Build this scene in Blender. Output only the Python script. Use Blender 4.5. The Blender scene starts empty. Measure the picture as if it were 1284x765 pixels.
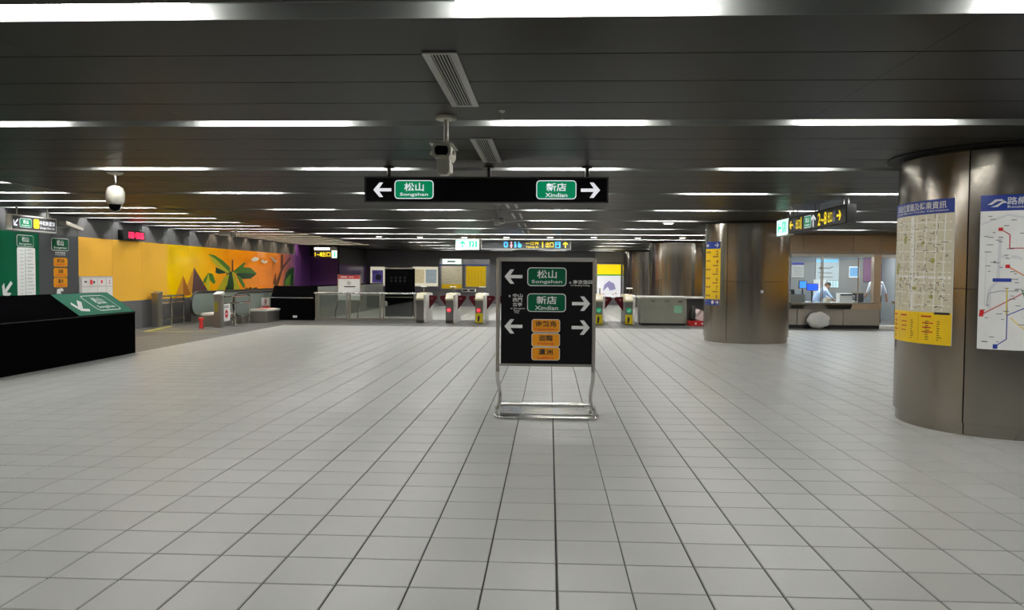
import bpy, bmesh, math, random
from mathutils import Vector, Matrix
random.seed(7)
scene = bpy.context.scene
COL = scene.collection

# ------------------------------------------------------------------ camera
F_PX, YAW, PITCH, ROLL, EYE = 978.47, 0.0476, 0.0377, 0.0073, 1.683
def _dir(xr, yf, zu):
    c, s = math.cos(PITCH), math.sin(PITCH)
    yr, zz = c*yf + s*zu, -s*yf + c*zu
    c, s = math.cos(YAW), math.sin(YAW)
    return Vector((c*xr - s*yr, s*xr + c*yr, zz))
cam_data = bpy.data.cameras.new('camera')
cam = bpy.data.objects.new('camera', cam_data)
COL.objects.link(cam)
r_ = _dir(math.cos(ROLL), 0, math.sin(ROLL)); u_ = _dir(-math.sin(ROLL), 0, math.cos(ROLL)); f_ = _dir(0, 1, 0)
cam.matrix_world = Matrix(((r_.x, u_.x, -f_.x, 0), (r_.y, u_.y, -f_.y, 0), (r_.z, u_.z, -f_.z, EYE), (0, 0, 0, 1)))
cam_data.sensor_fit = 'HORIZONTAL'; cam_data.sensor_width = 36; cam_data.lens = F_PX/1284*36
cam_data.clip_start = 0.05; cam_data.clip_end = 200
scene.camera = cam

# ------------------------------------------------------------------ world, exposure
world = bpy.data.worlds.new('world'); scene.world = world
world.use_nodes = True
world.node_tree.nodes['Background'].inputs[0].default_value = (0.5, 0.5, 0.5, 1)
world.node_tree.nodes['Background'].inputs[1].default_value = 0.05
scene.view_settings.view_transform = 'Standard'
scene.view_settings.look = 'None'
scene.view_settings.gamma = 1
scene.view_settings.use_curve_mapping = False
scene.view_settings.exposure = 0.93
TUBE = 60.0            # radiance of the ceiling tubes

# world point seen at a photo pixel, at a known depth plane of the place (used to read off sizes)
def ray(u, v):
    du, dv = (u - 642)/F_PX, (v - 382.5)/F_PX
    c, s = math.cos(ROLL), math.sin(ROLL)
    return _dir(c*du + s*dv, 1.0, s*du - c*dv)
def on_y(u, v, y): d = ray(u, v); t = y/d.y; return Vector((d.x*t, y, EYE + d.z*t))
def on_x(u, v, x): d = ray(u, v); t = x/d.x; return Vector((x, d.y*t, EYE + d.z*t))
def on_z(u, v, z): d = ray(u, v); t = (z - EYE)/d.z; return Vector((d.x*t, d.y*t, z))

# ------------------------------------------------------------------ materials
MATS = {}
def mat(name, col, rough=0.5, metal=0.0, emit=0.0, ecol=None, var=0.06, scale=6.0, bump=0.0, spec=0.5, stretch=None, rvar=0.0, alpha=1.0, trans=0.0, coat=0.0, rand=0.0, bscale=None):
    if name in MATS: return MATS[name]
    m = bpy.data.materials.new(name); m.use_nodes = True
    nt = m.node_tree; N, L = nt.nodes, nt.links
    b = N['Principled BSDF']
    b.inputs['Roughness'].default_value = rough; b.inputs['Metallic'].default_value = metal
    b.inputs['Specular IOR Level'].default_value = spec
    b.inputs['Coat Weight'].default_value = coat; b.inputs['Coat Roughness'].default_value = 0.05
    b.inputs['Alpha'].default_value = alpha
    b.inputs['Transmission Weight'].default_value = trans
    col = (*col[:3], 1)
    tc = N.new('ShaderNodeTexCoord'); mp = N.new('ShaderNodeMapping'); nz = N.new('ShaderNodeTexNoise')
    L.new(tc.outputs['Object'], mp.inputs[0]); L.new(mp.outputs[0], nz.inputs['Vector'])
    if stretch: mp.inputs['Scale'].default_value = stretch
    nz.inputs['Scale'].default_value = scale; nz.inputs['Detail'].default_value = 4
    mx = N.new('ShaderNodeMix'); mx.data_type = 'RGBA'
    mx.inputs[6].default_value = tuple(c*(1 - var) for c in col[:3]) + (1,)
    mx.inputs[7].default_value = tuple(min(1, c*(1 + var)) for c in col[:3]) + (1,)
    L.new(nz.outputs['Fac'], mx.inputs[0])
    out = mx.outputs[2]
    if rand:
        oi = N.new('ShaderNodeObjectInfo'); ge = N.new('ShaderNodeNewGeometry')
        ad = N.new('ShaderNodeMath'); ad.operation = 'ADD'
        L.new(oi.outputs['Random'], ad.inputs[0]); L.new(ge.outputs['Random Per Island'], ad.inputs[1])
        fr = N.new('ShaderNodeMath'); fr.operation = 'FRACT'; L.new(ad.outputs[0], fr.inputs[0])
        mr = N.new('ShaderNodeMapRange'); mr.inputs[3].default_value = 1 - rand; mr.inputs[4].default_value = 1 + rand
        L.new(fr.outputs[0], mr.inputs[0])
        hs = N.new('ShaderNodeHueSaturation'); L.new(mr.outputs[0], hs.inputs['Value']); L.new(out, hs.inputs['Color'])
        out = hs.outputs[0]
    L.new(out, b.inputs['Base Color'])
    if rvar:
        mr2 = N.new('ShaderNodeMapRange'); mr2.inputs[3].default_value = max(0.02, rough - rvar); mr2.inputs[4].default_value = rough + rvar
        L.new(nz.outputs['Fac'], mr2.inputs[0]); L.new(mr2.outputs[0], b.inputs['Roughness'])
    if bump:
        bp = N.new('ShaderNodeBump'); bp.inputs['Strength'].default_value = bump; bp.inputs['Distance'].default_value = 0.004
        src = nz
        if bscale:
            src = N.new('ShaderNodeTexNoise'); src.inputs['Scale'].default_value = bscale; L.new(tc.outputs['Object'], src.inputs['Vector'])
        L.new(src.outputs['Fac'], bp.inputs['Height']); L.new(bp.outputs[0], b.inputs['Normal'])
    if emit:
        b.inputs['Emission Color'].default_value = (*(ecol or col)[:3], 1)
        b.inputs['Emission Strength'].default_value = emit
    MATS[name] = m
    return m
def glass(name, tint, rough=0.02, refl=0.12):
    """thin pane: mostly see-through with a mirror-like share"""
    if name in MATS: return MATS[name]
    m = bpy.data.materials.new(name); m.use_nodes = True
    nt = m.node_tree; N, L = nt.nodes, nt.links
    for n in list(N):
        if n.type != 'OUTPUT_MATERIAL': N.remove(n)
    tr = N.new('ShaderNodeBsdfTransparent'); tr.inputs[0].default_value = (*tint, 1)
    gl = N.new('ShaderNodeBsdfGlossy'); gl.inputs['Roughness'].default_value = rough
    nz = N.new('ShaderNodeTexNoise'); nz.inputs['Scale'].default_value = 2
    mr = N.new('ShaderNodeMapRange'); mr.inputs[3].default_value = refl*0.8; mr.inputs[4].default_value = refl*1.2
    L.new(nz.outputs['Fac'], mr.inputs[0])
    mx = N.new('ShaderNodeMixShader'); L.new(mr.outputs[0], mx.inputs[0])
    L.new(tr.outputs[0], mx.inputs[1]); L.new(gl.outputs[0], mx.inputs[2])
    L.new(mx.outputs[0], N['Material Output'].inputs[0])
    MATS[name] = m
    return m

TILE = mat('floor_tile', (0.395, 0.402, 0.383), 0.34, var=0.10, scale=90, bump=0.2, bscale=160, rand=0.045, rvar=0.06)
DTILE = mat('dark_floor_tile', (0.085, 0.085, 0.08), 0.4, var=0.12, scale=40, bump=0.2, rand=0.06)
GROUT = mat('grout', (0.035, 0.033, 0.03), 0.9)
CEIL = mat('ceiling_panel_metal', (0.0175, 0.0165, 0.0135), 0.36, var=0.10, scale=0.9, spec=0.07, rand=0.05)
CEILD = mat('ceiling_void', (0.012, 0.012, 0.012), 0.9)
TROUGH = mat('light_trough_white', (0.16, 0.168, 0.162), 0.4)
LENS = mat('tube_glow', (1, 1, 1), 0.5, emit=TUBE, ecol=(1.0, 0.985, 0.95))
LENSW = mat('tube_glow_warm', (1, .9, .75), 0.5, emit=TUBE*0.75, ecol=(1.0, 0.80, 0.58))
STEEL = mat('brushed_steel', (0.31, 0.288, 0.25), 0.2, 1.0, var=0.05, scale=1.2, stretch=(1, 1, 2.5), rvar=0.03, bump=0.12, bscale=1.6)
STEELD = mat('bronze_steel', (0.52, 0.42, 0.31), 0.36, 1.0, var=0.1, scale=5, stretch=(26, 1, 1), rvar=0.06)
CHROME = mat('polished_steel', (0.62, 0.61, 0.58), 0.16, 1.0)
SATIN = mat('satin_steel', (0.40, 0.385, 0.35), 0.38, 1.0, rvar=0.06)
WALLG = mat('grey_wall_panel', (0.10, 0.10, 0.103), 0.45, rand=0.05, coat=0.0)
BACKW = mat('back_wall_grey', (0.20, 0.20, 0.215), 0.5, rand=0.05)
BLACK = mat('gloss_black', (0.003, 0.003, 0.0035), 0.3, spec=0.0)
MBLACK = mat('matte_black', (0.012, 0.012, 0.013), 0.5)
BOARD = mat('sign_face_black', (0.006, 0.006, 0.007), 0.3, spec=0.15)
SIGNG = mat('sign_face_grey', (0.075, 0.08, 0.085), 0.35)
GREEN = mat('sign_green', (0.0, 0.085, 0.035), 0.35, spec=0.2)
GREENW = mat('wall_green', (0.0, 0.105, 0.045), 0.3, spec=0.2)
GREENL = mat('sign_green_lit', (0.0, 0.17, 0.07), 0.35, emit=0.55, ecol=(0.0, 0.17, 0.07))
WHITE = mat('sign_white', (0.62, 0.62, 0.61), 0.4)
WHITEL = mat('sign_white_lit', (0.85, 0.86, 0.90), 0.4, emit=0.4, ecol=(0.85, 0.86, 0.92))
ORANGE = mat('sign_orange', (0.66, 0.26, 0.01), 0.4, spec=0.2)
DARKTXT = mat('dark_lettering', (0.02, 0.012, 0.008), 0.6)
REDTXT = mat('red_lettering', (0.55, 0.02, 0.02), 0.5)
YELLOW = mat('sign_yellow', (0.86, 0.56, 0.0), 0.4)
YELLOWL = mat('sign_yellow_lit', (0.9, 0.68, 0.02), 0.4, emit=0.5, ecol=(0.9, 0.66, 0.02))
BLUE = mat('sign_blue', (0.008, 0.035, 0.26), 0.35)
BLUEL = mat('icon_blue_lit', (0.05, 0.35, 0.75), 0.4, emit=0.7, ecol=(0.05, 0.38, 0.8))
PINKL = mat('icon_pink_lit', (0.9, 0.3, 0.4), 0.4, emit=0.7, ecol=(0.9, 0.32, 0.42))
EXITW = mat('exit_sign_white', (0.75, 0.95, 0.85), 0.4, emit=0.6, ecol=(0.62, 0.95, 0.80))
EXITG = mat('exit_sign_green', (0.0, 0.55, 0.25), 0.4, emit=0.55, ecol=(0.0, 0.7, 0.32))
CREAM = mat('map_cream', (0.62, 0.57, 0.42), 0.45, var=0.08, scale=14)
PAPER = mat('paper_white', (0.78, 0.79, 0.78), 0.45)
MAPGREY = mat('map_light_grey', (0.50, 0.51, 0.52), 0.5)
MAPWHITE = mat('map_street_white', (0.80, 0.79, 0.74), 0.5)
OLIVE = mat('map_olive', (0.38, 0.36, 0.10), 0.5)
RED = mat('red_plastic', (0.60, 0.02, 0.02), 0.4)
DKRED = mat('flap_dark_red', (0.065, 0.003, 0.008), 0.4, spec=0.2)
WPLAST = mat('white_plastic', (0.72, 0.71, 0.67), 0.4)
CAMW = mat('camera_housing_cream', (0.40, 0.39, 0.34), 0.4)
RUBBER = mat('black_rubber', (0.012, 0.012, 0.012), 0.45)
ESCG = mat('escalator_glass', (0.20, 0.25, 0.225), 0.15, coat=0.3)
PANE = glass('clear_pane', (0.93, 0.96, 0.97), 0.01, 0.10)
RAILG = glass('railing_pane', (0.72, 0.76, 0.72), 0.03, 0.10)
PURPLE = mat('purple_panel', (0.13, 0.045, 0.24), 0.3, coat=0.2)
GREYL = mat('light_grey_paint', (0.36, 0.37, 0.35), 0.45)
BEIGE = mat('beige_panel', (0.50, 0.46, 0.40), 0.5)
CABG = mat('counter_grey_green', (0.30, 0.30, 0.25), 0.4)
SKIN = mat('skin', (0.55, 0.33, 0.24), 0.5)
SHIRT = mat('shirt_pale_blue', (0.45, 0.60, 0.88), 0.8)
SHIRTW = mat('shirt_white_blue', (0.62, 0.68, 0.78), 0.8)
TROUS = mat('trousers_black', (0.015, 0.014, 0.016), 0.8)
HAIR = mat('hair_dark', (0.02, 0.016, 0.014), 0.6)

# ------------------------------------------------------------------ builders
ORG = {}
def link(o, parent=None):
    COL.objects.link(o)
    if parent is not None: o.parent = parent
    ORG[o.name] = ORG[parent.name] if parent is not None else o.location.copy()
    return o
def tag(o, label, cat, group=None):
    o['label'] = label; o['category'] = cat
    if group: o['group'] = group
    return o
def thing(name, label, cat, loc=(0, 0, 0), group=None):
    o = bpy.data.objects.new(name, None); o.location = loc; o.empty_display_size = 0.1
    COL.objects.link(o); ORG[o.name] = Vector(loc)
    return tag(o, label, cat, group)
def copy_tree(o, delta=None, parent=None):
    c = o.copy(); COL.objects.link(c)
    if parent is not None: c.parent = parent
    if delta is not None: c.location = o.location + Vector(delta)
    ORG[c.name] = ORG[parent.name] if parent is not None else c.location.copy()
    for ch in [x for x in scene.objects if x.parent == o]: copy_tree(ch, None, c)
    return c

class MB:
    def __init__(self): self.v = []; self.f = []
    def add(self, vs, fs):
        n = len(self.v); self.v += [tuple(p) for p in vs]; self.f += [tuple(i + n for i in f) for f in fs]; return self
    def box(self, a, b):
        x0, y0, z0 = a; x1, y1, z1 = b
        if x0 > x1: x0, x1 = x1, x0
        if y0 > y1: y0, y1 = y1, y0
        if z0 > z1: z0, z1 = z1, z0
        return self.add([(x0,y0,z0),(x1,y0,z0),(x1,y1,z0),(x0,y1,z0),(x0,y0,z1),(x1,y0,z1),(x1,y1,z1),(x0,y1,z1)],
            [(3,2,1,0),(4,5,6,7),(0,1,5,4),(1,2,6,5),(2,3,7,6),(3,0,4,7)])
    def prism(self, pts, ext):
        """closed polygon pts (3D) extruded by vector ext"""
        n = len(pts); e = Vector(ext); P = [Vector(p) for p in pts]
        nm = Vector((0,0,0))
        for i in range(n): nm += P[i].cross(P[(i+1) % n])
        if nm.dot(e) > 0: P.reverse()
        self.add(P + [p + e for p in P], [tuple(range(n)), tuple(reversed(range(n, 2*n)))] + [(i, i+n, (i+1) % n + n, (i+1) % n) for i in range(n)])
        return self
    def tube(self, path, r, seg=8, cap=True):
        P = [Vector(p) for p in path]; rings = []; rs = r if isinstance(r, (list, tuple)) else [r]*len(P)
        up = None
        for i, p in enumerate(P):
            d = (P[min(i+1, len(P)-1)] - P[max(i-1, 0)]).normalized()
            if up is None: up = Vector((0,0,1)) if abs(d.z) < 0.9 else Vector((1,0,0))
            a = (up - d*up.dot(d)).normalized(); b = d.cross(a); up = a
            rings.append([p + (a*math.cos(t) + b*math.sin(t))*rs[i] for t in [2*math.pi*k/seg for k in range(seg)]])
        n = len(self.v)
        vs = [q for g in rings for q in g]
        fs = [(i*seg + k, i*seg + (k+1) % seg, (i+1)*seg + (k+1) % seg, (i+1)*seg + k) for i in range(len(P)-1) for k in range(seg)]
        if cap: fs += [tuple(reversed(range(seg))), tuple(range((len(P)-1)*seg, len(P)*seg))]
        return self.add(vs, fs)
    def lathe(self, c, prof, seg=24, a0=0, a1=2*math.pi, axis='z', cap=True):
        """prof: (r, h) list from bottom up"""
        full = abs(a1 - a0 - 2*math.pi) < 1e-6; m = seg if full else seg + 1
        vs = []
        for r, h in prof:
            for k in range(m):
                t = a0 + (a1 - a0)*k/seg; x, y = r*math.cos(t), r*math.sin(t)
                vs.append((c[0]+x, c[1]+y, c[2]+h) if axis == 'z' else ((c[0]+x, c[1]-h, c[2]+y) if axis == 'y' else (c[0]+h, c[1]+x, c[2]+y)))
        fs = []
        for i in range(len(prof)-1):
            for k in range(seg):
                k2 = (k+1) % m
                fs.append((i*m+k, i*m+k2, (i+1)*m+k2, (i+1)*m+k))
        if full and cap: fs += [tuple(reversed(range(m))), tuple(range((len(prof)-1)*m, len(prof)*m))]
        return self.add(vs, fs)
    def shell(self, c, r0, r1, z0, z1, a0, a1, seg=24):
        """curved plate round a vertical axis"""
        vs = []
        for k in range(seg+1):
            t = a0 + (a1-a0)*k/seg; C, S = math.cos(t), math.sin(t)
            vs += [(c[0]+r1*C, c[1]+r1*S, z0), (c[0]+r1*C, c[1]+r1*S, z1), (c[0]+r0*C, c[1]+r0*S, z1), (c[0]+r0*C, c[1]+r0*S, z0)]
        fs = []
        for k in range(seg):
            a, b = 4*k, 4*k+4
            fs += [(a, b, b+1, a+1), (a+1, b+1, b+2, a+2), (a+2, b+2, b+3, a+3), (a+3, b+3, b, a)]
        fs += [(0,1,2,3), (4*seg+3, 4*seg+2, 4*seg+1, 4*seg)]
        return self.add(vs, fs)
    def build(self, name, m, parent=None, smooth=False, bevel=0.0, kind=None, label=None):
        me = bpy.data.meshes.new(name)
        o = bpy.data.objects.new(name, me)
        link(o, parent)
        off = ORG[o.name]
        me.from_pydata([(x-off.x, y-off.y, z-off.z) for x, y, z in self.v], [], self.f)
        me.materials.append(m)
        if smooth:
            for p in me.polygons: p.use_smooth = True
            try: me.set_sharp_from_angle(angle=math.radians(40))
            except Exception: pass
        if bevel:
            bm = bmesh.new(); bm.from_mesh(me)
            bmesh.ops.bevel(bm, geom=[e for e in bm.edges], offset=bevel, segments=2, profile=0.5, affect='EDGES', clamp_overlap=True)
            bm.to_mesh(me); bm.free()
        me.update()
        if kind: o['kind'] = kind
        elif name == 'small_print' and len(self.f) > 8: o['kind'] = 'stuff'
        if label: o['label'] = label
        return o
def one(name, label, cat, mb, m, group=None, **k):
    return tag(mb.build(name, m, None, **k), label, cat, group)
def struct(name, mb, m, parent=None, **k):
    o = mb.build(name, m, parent, **k); o['kind'] = 'structure'; return o

class Frame:
    """flat face: o origin (bottom left), u right, v up, normal n"""
    def __init__(self, o, u, v): self.o = Vector(o); self.u = Vector(u).normalized(); self.v = Vector(v).normalized(); self.n = self.u.cross(self.v)
    def at(self, x, y, h=0.0): return self.o + self.u*x + self.v*y + self.n*h
class Drum:
    """curved face round a vertical axis, x in metres along the arc from angle a0"""
    def __init__(self, c, r, a0, z0): self.c = c; self.r = r; self.a0 = a0; self.z0 = z0
    def at(self, x, y, h=0.0):
        t = self.a0 + x/self.r
        return Vector((self.c[0] + (self.r+h)*math.cos(t), self.c[1] + (self.r+h)*math.sin(t), self.z0 + y))

_fonts = {}
def glyphs(s, bold=0.012):
    k = (s, bold)
    if k not in _fonts:
        cu = bpy.data.curves.new('t', 'FONT'); cu.body = s; cu.offset = bold; cu.resolution_u = 2; cu.fill_mode = 'FRONT'
        o = bpy.data.objects.new('t', cu); COL.objects.link(o)
        dg = bpy.context.evaluated_depsgraph_get(); ev = o.evaluated_get(dg); me = ev.to_mesh()
        v = [(p.co.x, p.co.y) for p in me.vertices]; f = [tuple(p.vertices) for p in me.polygons]
        ev.to_mesh_clear(); bpy.data.objects.remove(o); bpy.data.curves.remove(cu)
        _fonts[k] = (v, f)
    return _fonts[k]
class Decal(MB):
    """flat shapes laid on a Frame or Drum"""
    def __init__(self, fr, h=0.003): super().__init__(); self.fr = fr; self.h = h
    def poly(self, pts):
        return self.add([self.fr.at(x, y, self.h) for x, y in pts], [tuple(range(len(pts)))])
    def rect(self, x0, y0, x1, y1):
        n = max(1, int(abs(x1-x0)/0.06)) if isinstance(self.fr, Drum) else 1
        for i in range(n):
            a = x0 + (x1-x0)*i/n; b = x0 + (x1-x0)*(i+1)/n
            self.poly([(a, y0), (b, y0), (b, y1), (a, y1)])
        return self
    def rrect(self, x0, y0, x1, y1, r, seg=5):
        pts = []
        for cx, cy, s in ((x1-r, y0+r, -90), (x1-r, y1-r, 0), (x0+r, y1-r, 90), (x0+r, y0+r, 180)):
            pts += [(cx + r*math.cos(math.radians(s + 90*k/seg)), cy + r*math.sin(math.radians(s + 90*k/seg))) for k in range(seg+1)]
        return self.poly(pts)
    def disc(self, cx, cy, r, seg=20, ry=None):
        return self.poly([(cx + r*math.cos(2*math.pi*k/seg), cy + (ry or r)*math.sin(2*math.pi*k/seg)) for k in range(seg)])
    def ring(self, cx, cy, r0, r1, seg=20):
        for k in range(seg):
            a, b = 2*math.pi*k/seg, 2*math.pi*(k+1)/seg
            self.poly([(cx+r0*math.cos(a), cy+r0*math.sin(a)), (cx+r1*math.cos(a), cy+r1*math.sin(a)), (cx+r1*math.cos(b), cy+r1*math.sin(b)), (cx+r0*math.cos(b), cy+r0*math.sin(b))])
        return self
    def line(self, pts, w):
        for (x0, y0), (x1, y1) in zip(pts, pts[1:]):
            d = math.hypot(x1-x0, y1-y0) or 1e-6; nx, ny = -(y1-y0)/d*w/2, (x1-x0)/d*w/2
            m = max(1, int(d/0.1)) if isinstance(self.fr, Drum) else 1
            for i in range(m):
                a, b = i/m, (i+1)/m
                ax, ay, bx, by = x0+(x1-x0)*a, y0+(y1-y0)*a, x0+(x1-x0)*b, y0+(y1-y0)*b
                self.poly([(ax-nx, ay-ny), (bx-nx, by-ny), (bx+nx, by+ny), (ax+nx, ay+ny)])
        return self
    def arrow(self, cx, cy, size, ang=0.0, w=0.16, stretch=1.0):
        """metro arrow pointing along ang degrees; size = overall length"""
        L = size/2; t = size*w/2; hw = size*0.40
        pts = [(-L, -t), (L*0.35, -t), (L*0.35 - hw*0.55, -hw), (L*0.35 - hw*0.55 + t*2.4, -hw), (L, 0), (L*0.35 - hw*0.55 + t*2.4, hw), (L*0.35 - hw*0.55, hw), (L*0.35, t), (-L, t)]
        c, s = math.cos(math.radians(ang)), math.sin(math.radians(ang))
        Q = [(cx + (c*x - s*y)*stretch, cy + s*x + c*y) for x, y in pts]
        for idx in ((0, 1, 7, 8), (2, 3, 4, 1), (1, 4, 7), (7, 4, 5, 6)):
            self.poly([Q[i] for i in idx])
        return self
    def text(self, s, cx, cy, h, w=None, bold=0.012, align='C'):
        v, f = glyphs(s, bold)
        xs = [p[0] for p in v]; ys = [p[1] for p in v]
        x0, x1, y0, y1 = min(xs), max(xs), min(ys), max(ys)
        sy = h/(y1-y0); sx = (w/(x1-x0)) if w else sy
        ox = cx - sx*(x0+x1)/2 if align == 'C' else (cx - sx*x0 if align == 'L' else cx - sx*x1)
        oy = cy - sy*(y0+y1)/2
        return self.add([self.fr.at(ox + sx*x, oy + sy*y, self.h) for x, y in v], f)
def badge(fr, x0, y0, x1, y1, zh, en, face, border, txt, entxt, parent, name='line_badge', zs=0.44, r=None, zw=None, ew=None):
    """rounded name plate: bordered plate with two lines of lettering"""
    r = r or (y1-y0)*0.2; b = (y1-y0)*0.045
    p = Decal(fr, 0.004).rrect(x0, y0, x1, y1, r).build(name, border, parent)
    Decal(fr, 0.006).rrect(x0+b, y0+b, x1-b, y1-b, r-b).build('plate_face', face, p)
    H = y1-y0; W = x1-x0; cx = (x0+x1)/2
    Decal(fr, 0.008).text(zh, cx, y0+H*0.64, H*zs, zw and W*zw, 0.016).build('lettering', txt, p)
    Decal(fr, 0.008).text(en, cx, y0+H*0.22, H*0.22, ew and W*ew, 0.012).build('lettering', entxt, p)
    return p
def box_frame(fr, w, h, d, name, m, parent, bevel=0.0):
    """slab of depth d behind the face of a Frame"""
    mb = MB().prism([fr.at(0,0), fr.at(w,0), fr.at(w,h), fr.at(0,h)], fr.n*(-d))
    return mb.build(name, m, parent, bevel=bevel)
def ORD(i): return ['nearest','second-nearest','third-nearest','fourth-nearest','fifth-nearest','sixth-nearest','seventh-nearest','eighth-nearest','ninth-nearest','tenth-nearest','eleventh-nearest','twelfth-nearest','thirteenth-nearest','fourteenth-nearest','fifteenth-nearest','sixteenth-nearest','seventeenth-nearest','eighteenth-nearest','nineteenth-nearest','twentieth-nearest','twenty-first-nearest','twenty-second-nearest'][i]

ZC = 3.1                    # main ceiling
ZL = 3.15                   # ceiling over the escalator bay
XW, XB, XR = -12.5, -8.5, 16.0
YBACK, YFRONT = 46.5, -3.0
FZ0, FZ1 = 25.7, 29.2       # dark floor band under the gates
XD = -9.02                  # dark floor of the escalator bay
T = 0.4; TX0 = 0.054; TY0 = 4.116
COLS = [(5.245, 9.33, 1.10), (5.20, 20.92, 1.085), (5.2, 32.5, 1.085), (5.2, 44.1, 1.085)]

# ================================================================== FLOOR
floor = struct('floor', MB().box((XW-0.3, YFRONT, -0.2), (XR, YBACK, -0.006)), GROUT)
def tile_mesh(w, d, name):
    c = 0.004
    mb = MB()
    mb.add([(0,0,-0.006),(w,0,-0.006),(w,d,-0.006),(0,d,-0.006),(c,c,0),(w-c,c,0),(w-c,d-c,0),(c,d-c,0)],
           [(4,5,6,7),(0,1,5,4),(1,2,6,5),(2,3,7,6),(3,0,4,7)])
    return mb
G = 0.009
cells = []
i0, i1 = int((XD - TX0)/T), int((XR - TX0)/T)
for j in range(int((YFRONT - TY0)/T), int((FZ0 - TY0)/T)):
    for i in range(i0, i1):
        cells.append((TX0 + i*T, TY0 + j*T))
def in_view(x, y):
    if y < 3.3: return False
    a = (x + T/2 + y*math.tan(YAW))/y
    return abs(a) < 0.70
near = sorted([c for c in cells if in_view(*c)], key=lambda c: c[1] + 0.02*abs(c[0]))[:300]
nset = set(near)
proto = None
for (x, y) in near:
    gx = G if abs(x - TX0) > 0.01 else G*1.9
    if proto is None:
        mb = tile_mesh(T-G, T-G, 'tile')
        proto = mb.build('tile', TILE, floor)
        o = proto
    else:
        o = proto.copy(); COL.objects.link(o)
    o.location = (x + G/2 + (0.004 if abs(x-TX0) < 0.01 else 0), y + G/2, 0.0005*random.random())
mb = MB(); tl = tile_mesh(T-G, T-G, '')
for (x, y) in cells:
    if (x, y) in nset: continue
    mb.add([(a + x + G/2, b + y + G/2, c) for a, b, c in tl.v], tl.f)
mb.build('tile_field', TILE, floor, kind='stuff')
# darker band under the gates, lighter floor beyond, dark floor of the escalator bay
def field(x0, x1, y0, y1, t, m, name):
    mb = MB(); nx, ny = max(1, round((x1-x0)/t)), max(1, round((y1-y0)/t)); a, b = (x1-x0)/nx, (y1-y0)/ny
    tl = tile_mesh(a-G, b-G, '')
    for i in range(nx):
        for j in range(ny): mb.add([(p + x0 + i*a, q + y0 + j*b, r) for p, q, r in tl.v], tl.f)
    mb.build(name, m, floor, kind='stuff')
xe = TX0 + i0*T; ye = TY0 + int((FZ0 - TY0)/T)*T
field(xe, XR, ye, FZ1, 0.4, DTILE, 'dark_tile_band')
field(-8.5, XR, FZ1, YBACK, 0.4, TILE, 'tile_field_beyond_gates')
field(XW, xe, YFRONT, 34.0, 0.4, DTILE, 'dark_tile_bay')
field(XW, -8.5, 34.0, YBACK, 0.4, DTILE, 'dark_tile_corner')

# ================================================================== CEILING
struct_ceiling = struct('ceiling', MB().box((XW-0.3, YFRONT, 3.30), (XR, YBACK, 3.5)), CEILD)
STRIPS = [-1.6, 4.195, 7.30, 10.43, 13.52, 16.95, 20.15, 23.6, 26.9, 30.5, 33.8, 37.15, 41.0, 44.0]  # first strip is unseen, added to light what the near column mirrors
SW = 0.14                  # half width of a light slot
seams_x = [XB, -3.35, 2.31, 7.97, 13.63, XR]
edges = [YFRONT] + STRIPS + [YBACK]
for a, b in zip(edges, edges[1:]):
    lo = a if a == YFRONT else a + SW
    hi = b if b == YBACK else b - SW
    n = max(1, round((hi-lo)/0.75)); d = (hi-lo)/n
    for k in range(n):
        for s0, s1 in zip(seams_x, seams_x[1:]):
            MB().box((s0+0.002, lo + k*d + 0.008, ZC), (s1-0.002, lo + (k+1)*d - 0.008, ZC+0.03)).build('ceiling_panel', CEIL, struct_ceiling)
struct('trim_1', MB().box((XB-0.03, YFRONT, ZC-0.012), (XB, YBACK, 3.30)), mat('ceiling_edge_trim', (0.25, 0.21, 0.16), 0.35, 0.6))
TUBES_X = [0.175 + 2.83*k for k in range(-2, 6)]
def rod(x0, x1, y, z, r=0.019): return MB().tube([(x0, y, z), (x1, y, z)], r, 6)
def trough(x0, x1, y, z, hw, dep):
    """open white channel above a ceiling slot"""
    mb = MB().box((x0, y-hw, z+dep), (x1, y+hw, z+dep+0.01))
    mb.box((x0, y-hw-0.001, z-0.002), (x1, y-hw+0.004, z+dep)).box((x0, y+hw-0.004, z-0.002), (x1, y+hw+0.001, z+dep))
    mb.box((x0, y-hw, z), (x0+0.004, y+hw, z+dep)).box((x1-0.004, y-hw, z), (x1, y+hw, z+dep))
    return mb
def slot_runs(y):
    """a slot stops short of a column standing in its line"""
    for cx, cy, R in COLS:
        if abs(cy - y) < R + 0.14:
            h = math.sqrt(max(0.0, (R+0.14)**2 - (cy-y)**2)) if abs(cy-y) < R+0.14 else 0
            return [(XB+0.02, cx-h), (cx+h, XR)]
    return [(XB+0.02, XR)]
vis = [y for y in STRIPS if y > 3]
for y in STRIPS:
    cont = y in (26.9, 30.5)
    if y > 3:
        lab = f'{ORD(vis.index(y))} slim white strip light across the main hall ceiling, counted from the camera'
    else: lab = 'slim white strip light in the main hall ceiling just ' + ('above the camera' if y > 0 else 'behind the camera')
    t = thing('strip_light', lab, 'ceiling light', (0, y, ZC), 'strip lights of the main hall ceiling')
    for s0, s1 in slot_runs(y):
        trough(s0, s1, y, ZC, SW-0.003, 0.085).build('channel', TROUGH, t)
        xs = [(XB + 0.3 + k*1.45, XB + 0.3 + k*1.45 + 1.40) for k in range(17)] if cont else [(x-0.685, x+0.685) for x in TUBES_X]
        for x0, x1 in xs:
            if x0 > s0 and x1 < s1: rod(x0, x1, y, ZC+0.045).build('tube', LENS, t, smooth=True)
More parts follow.
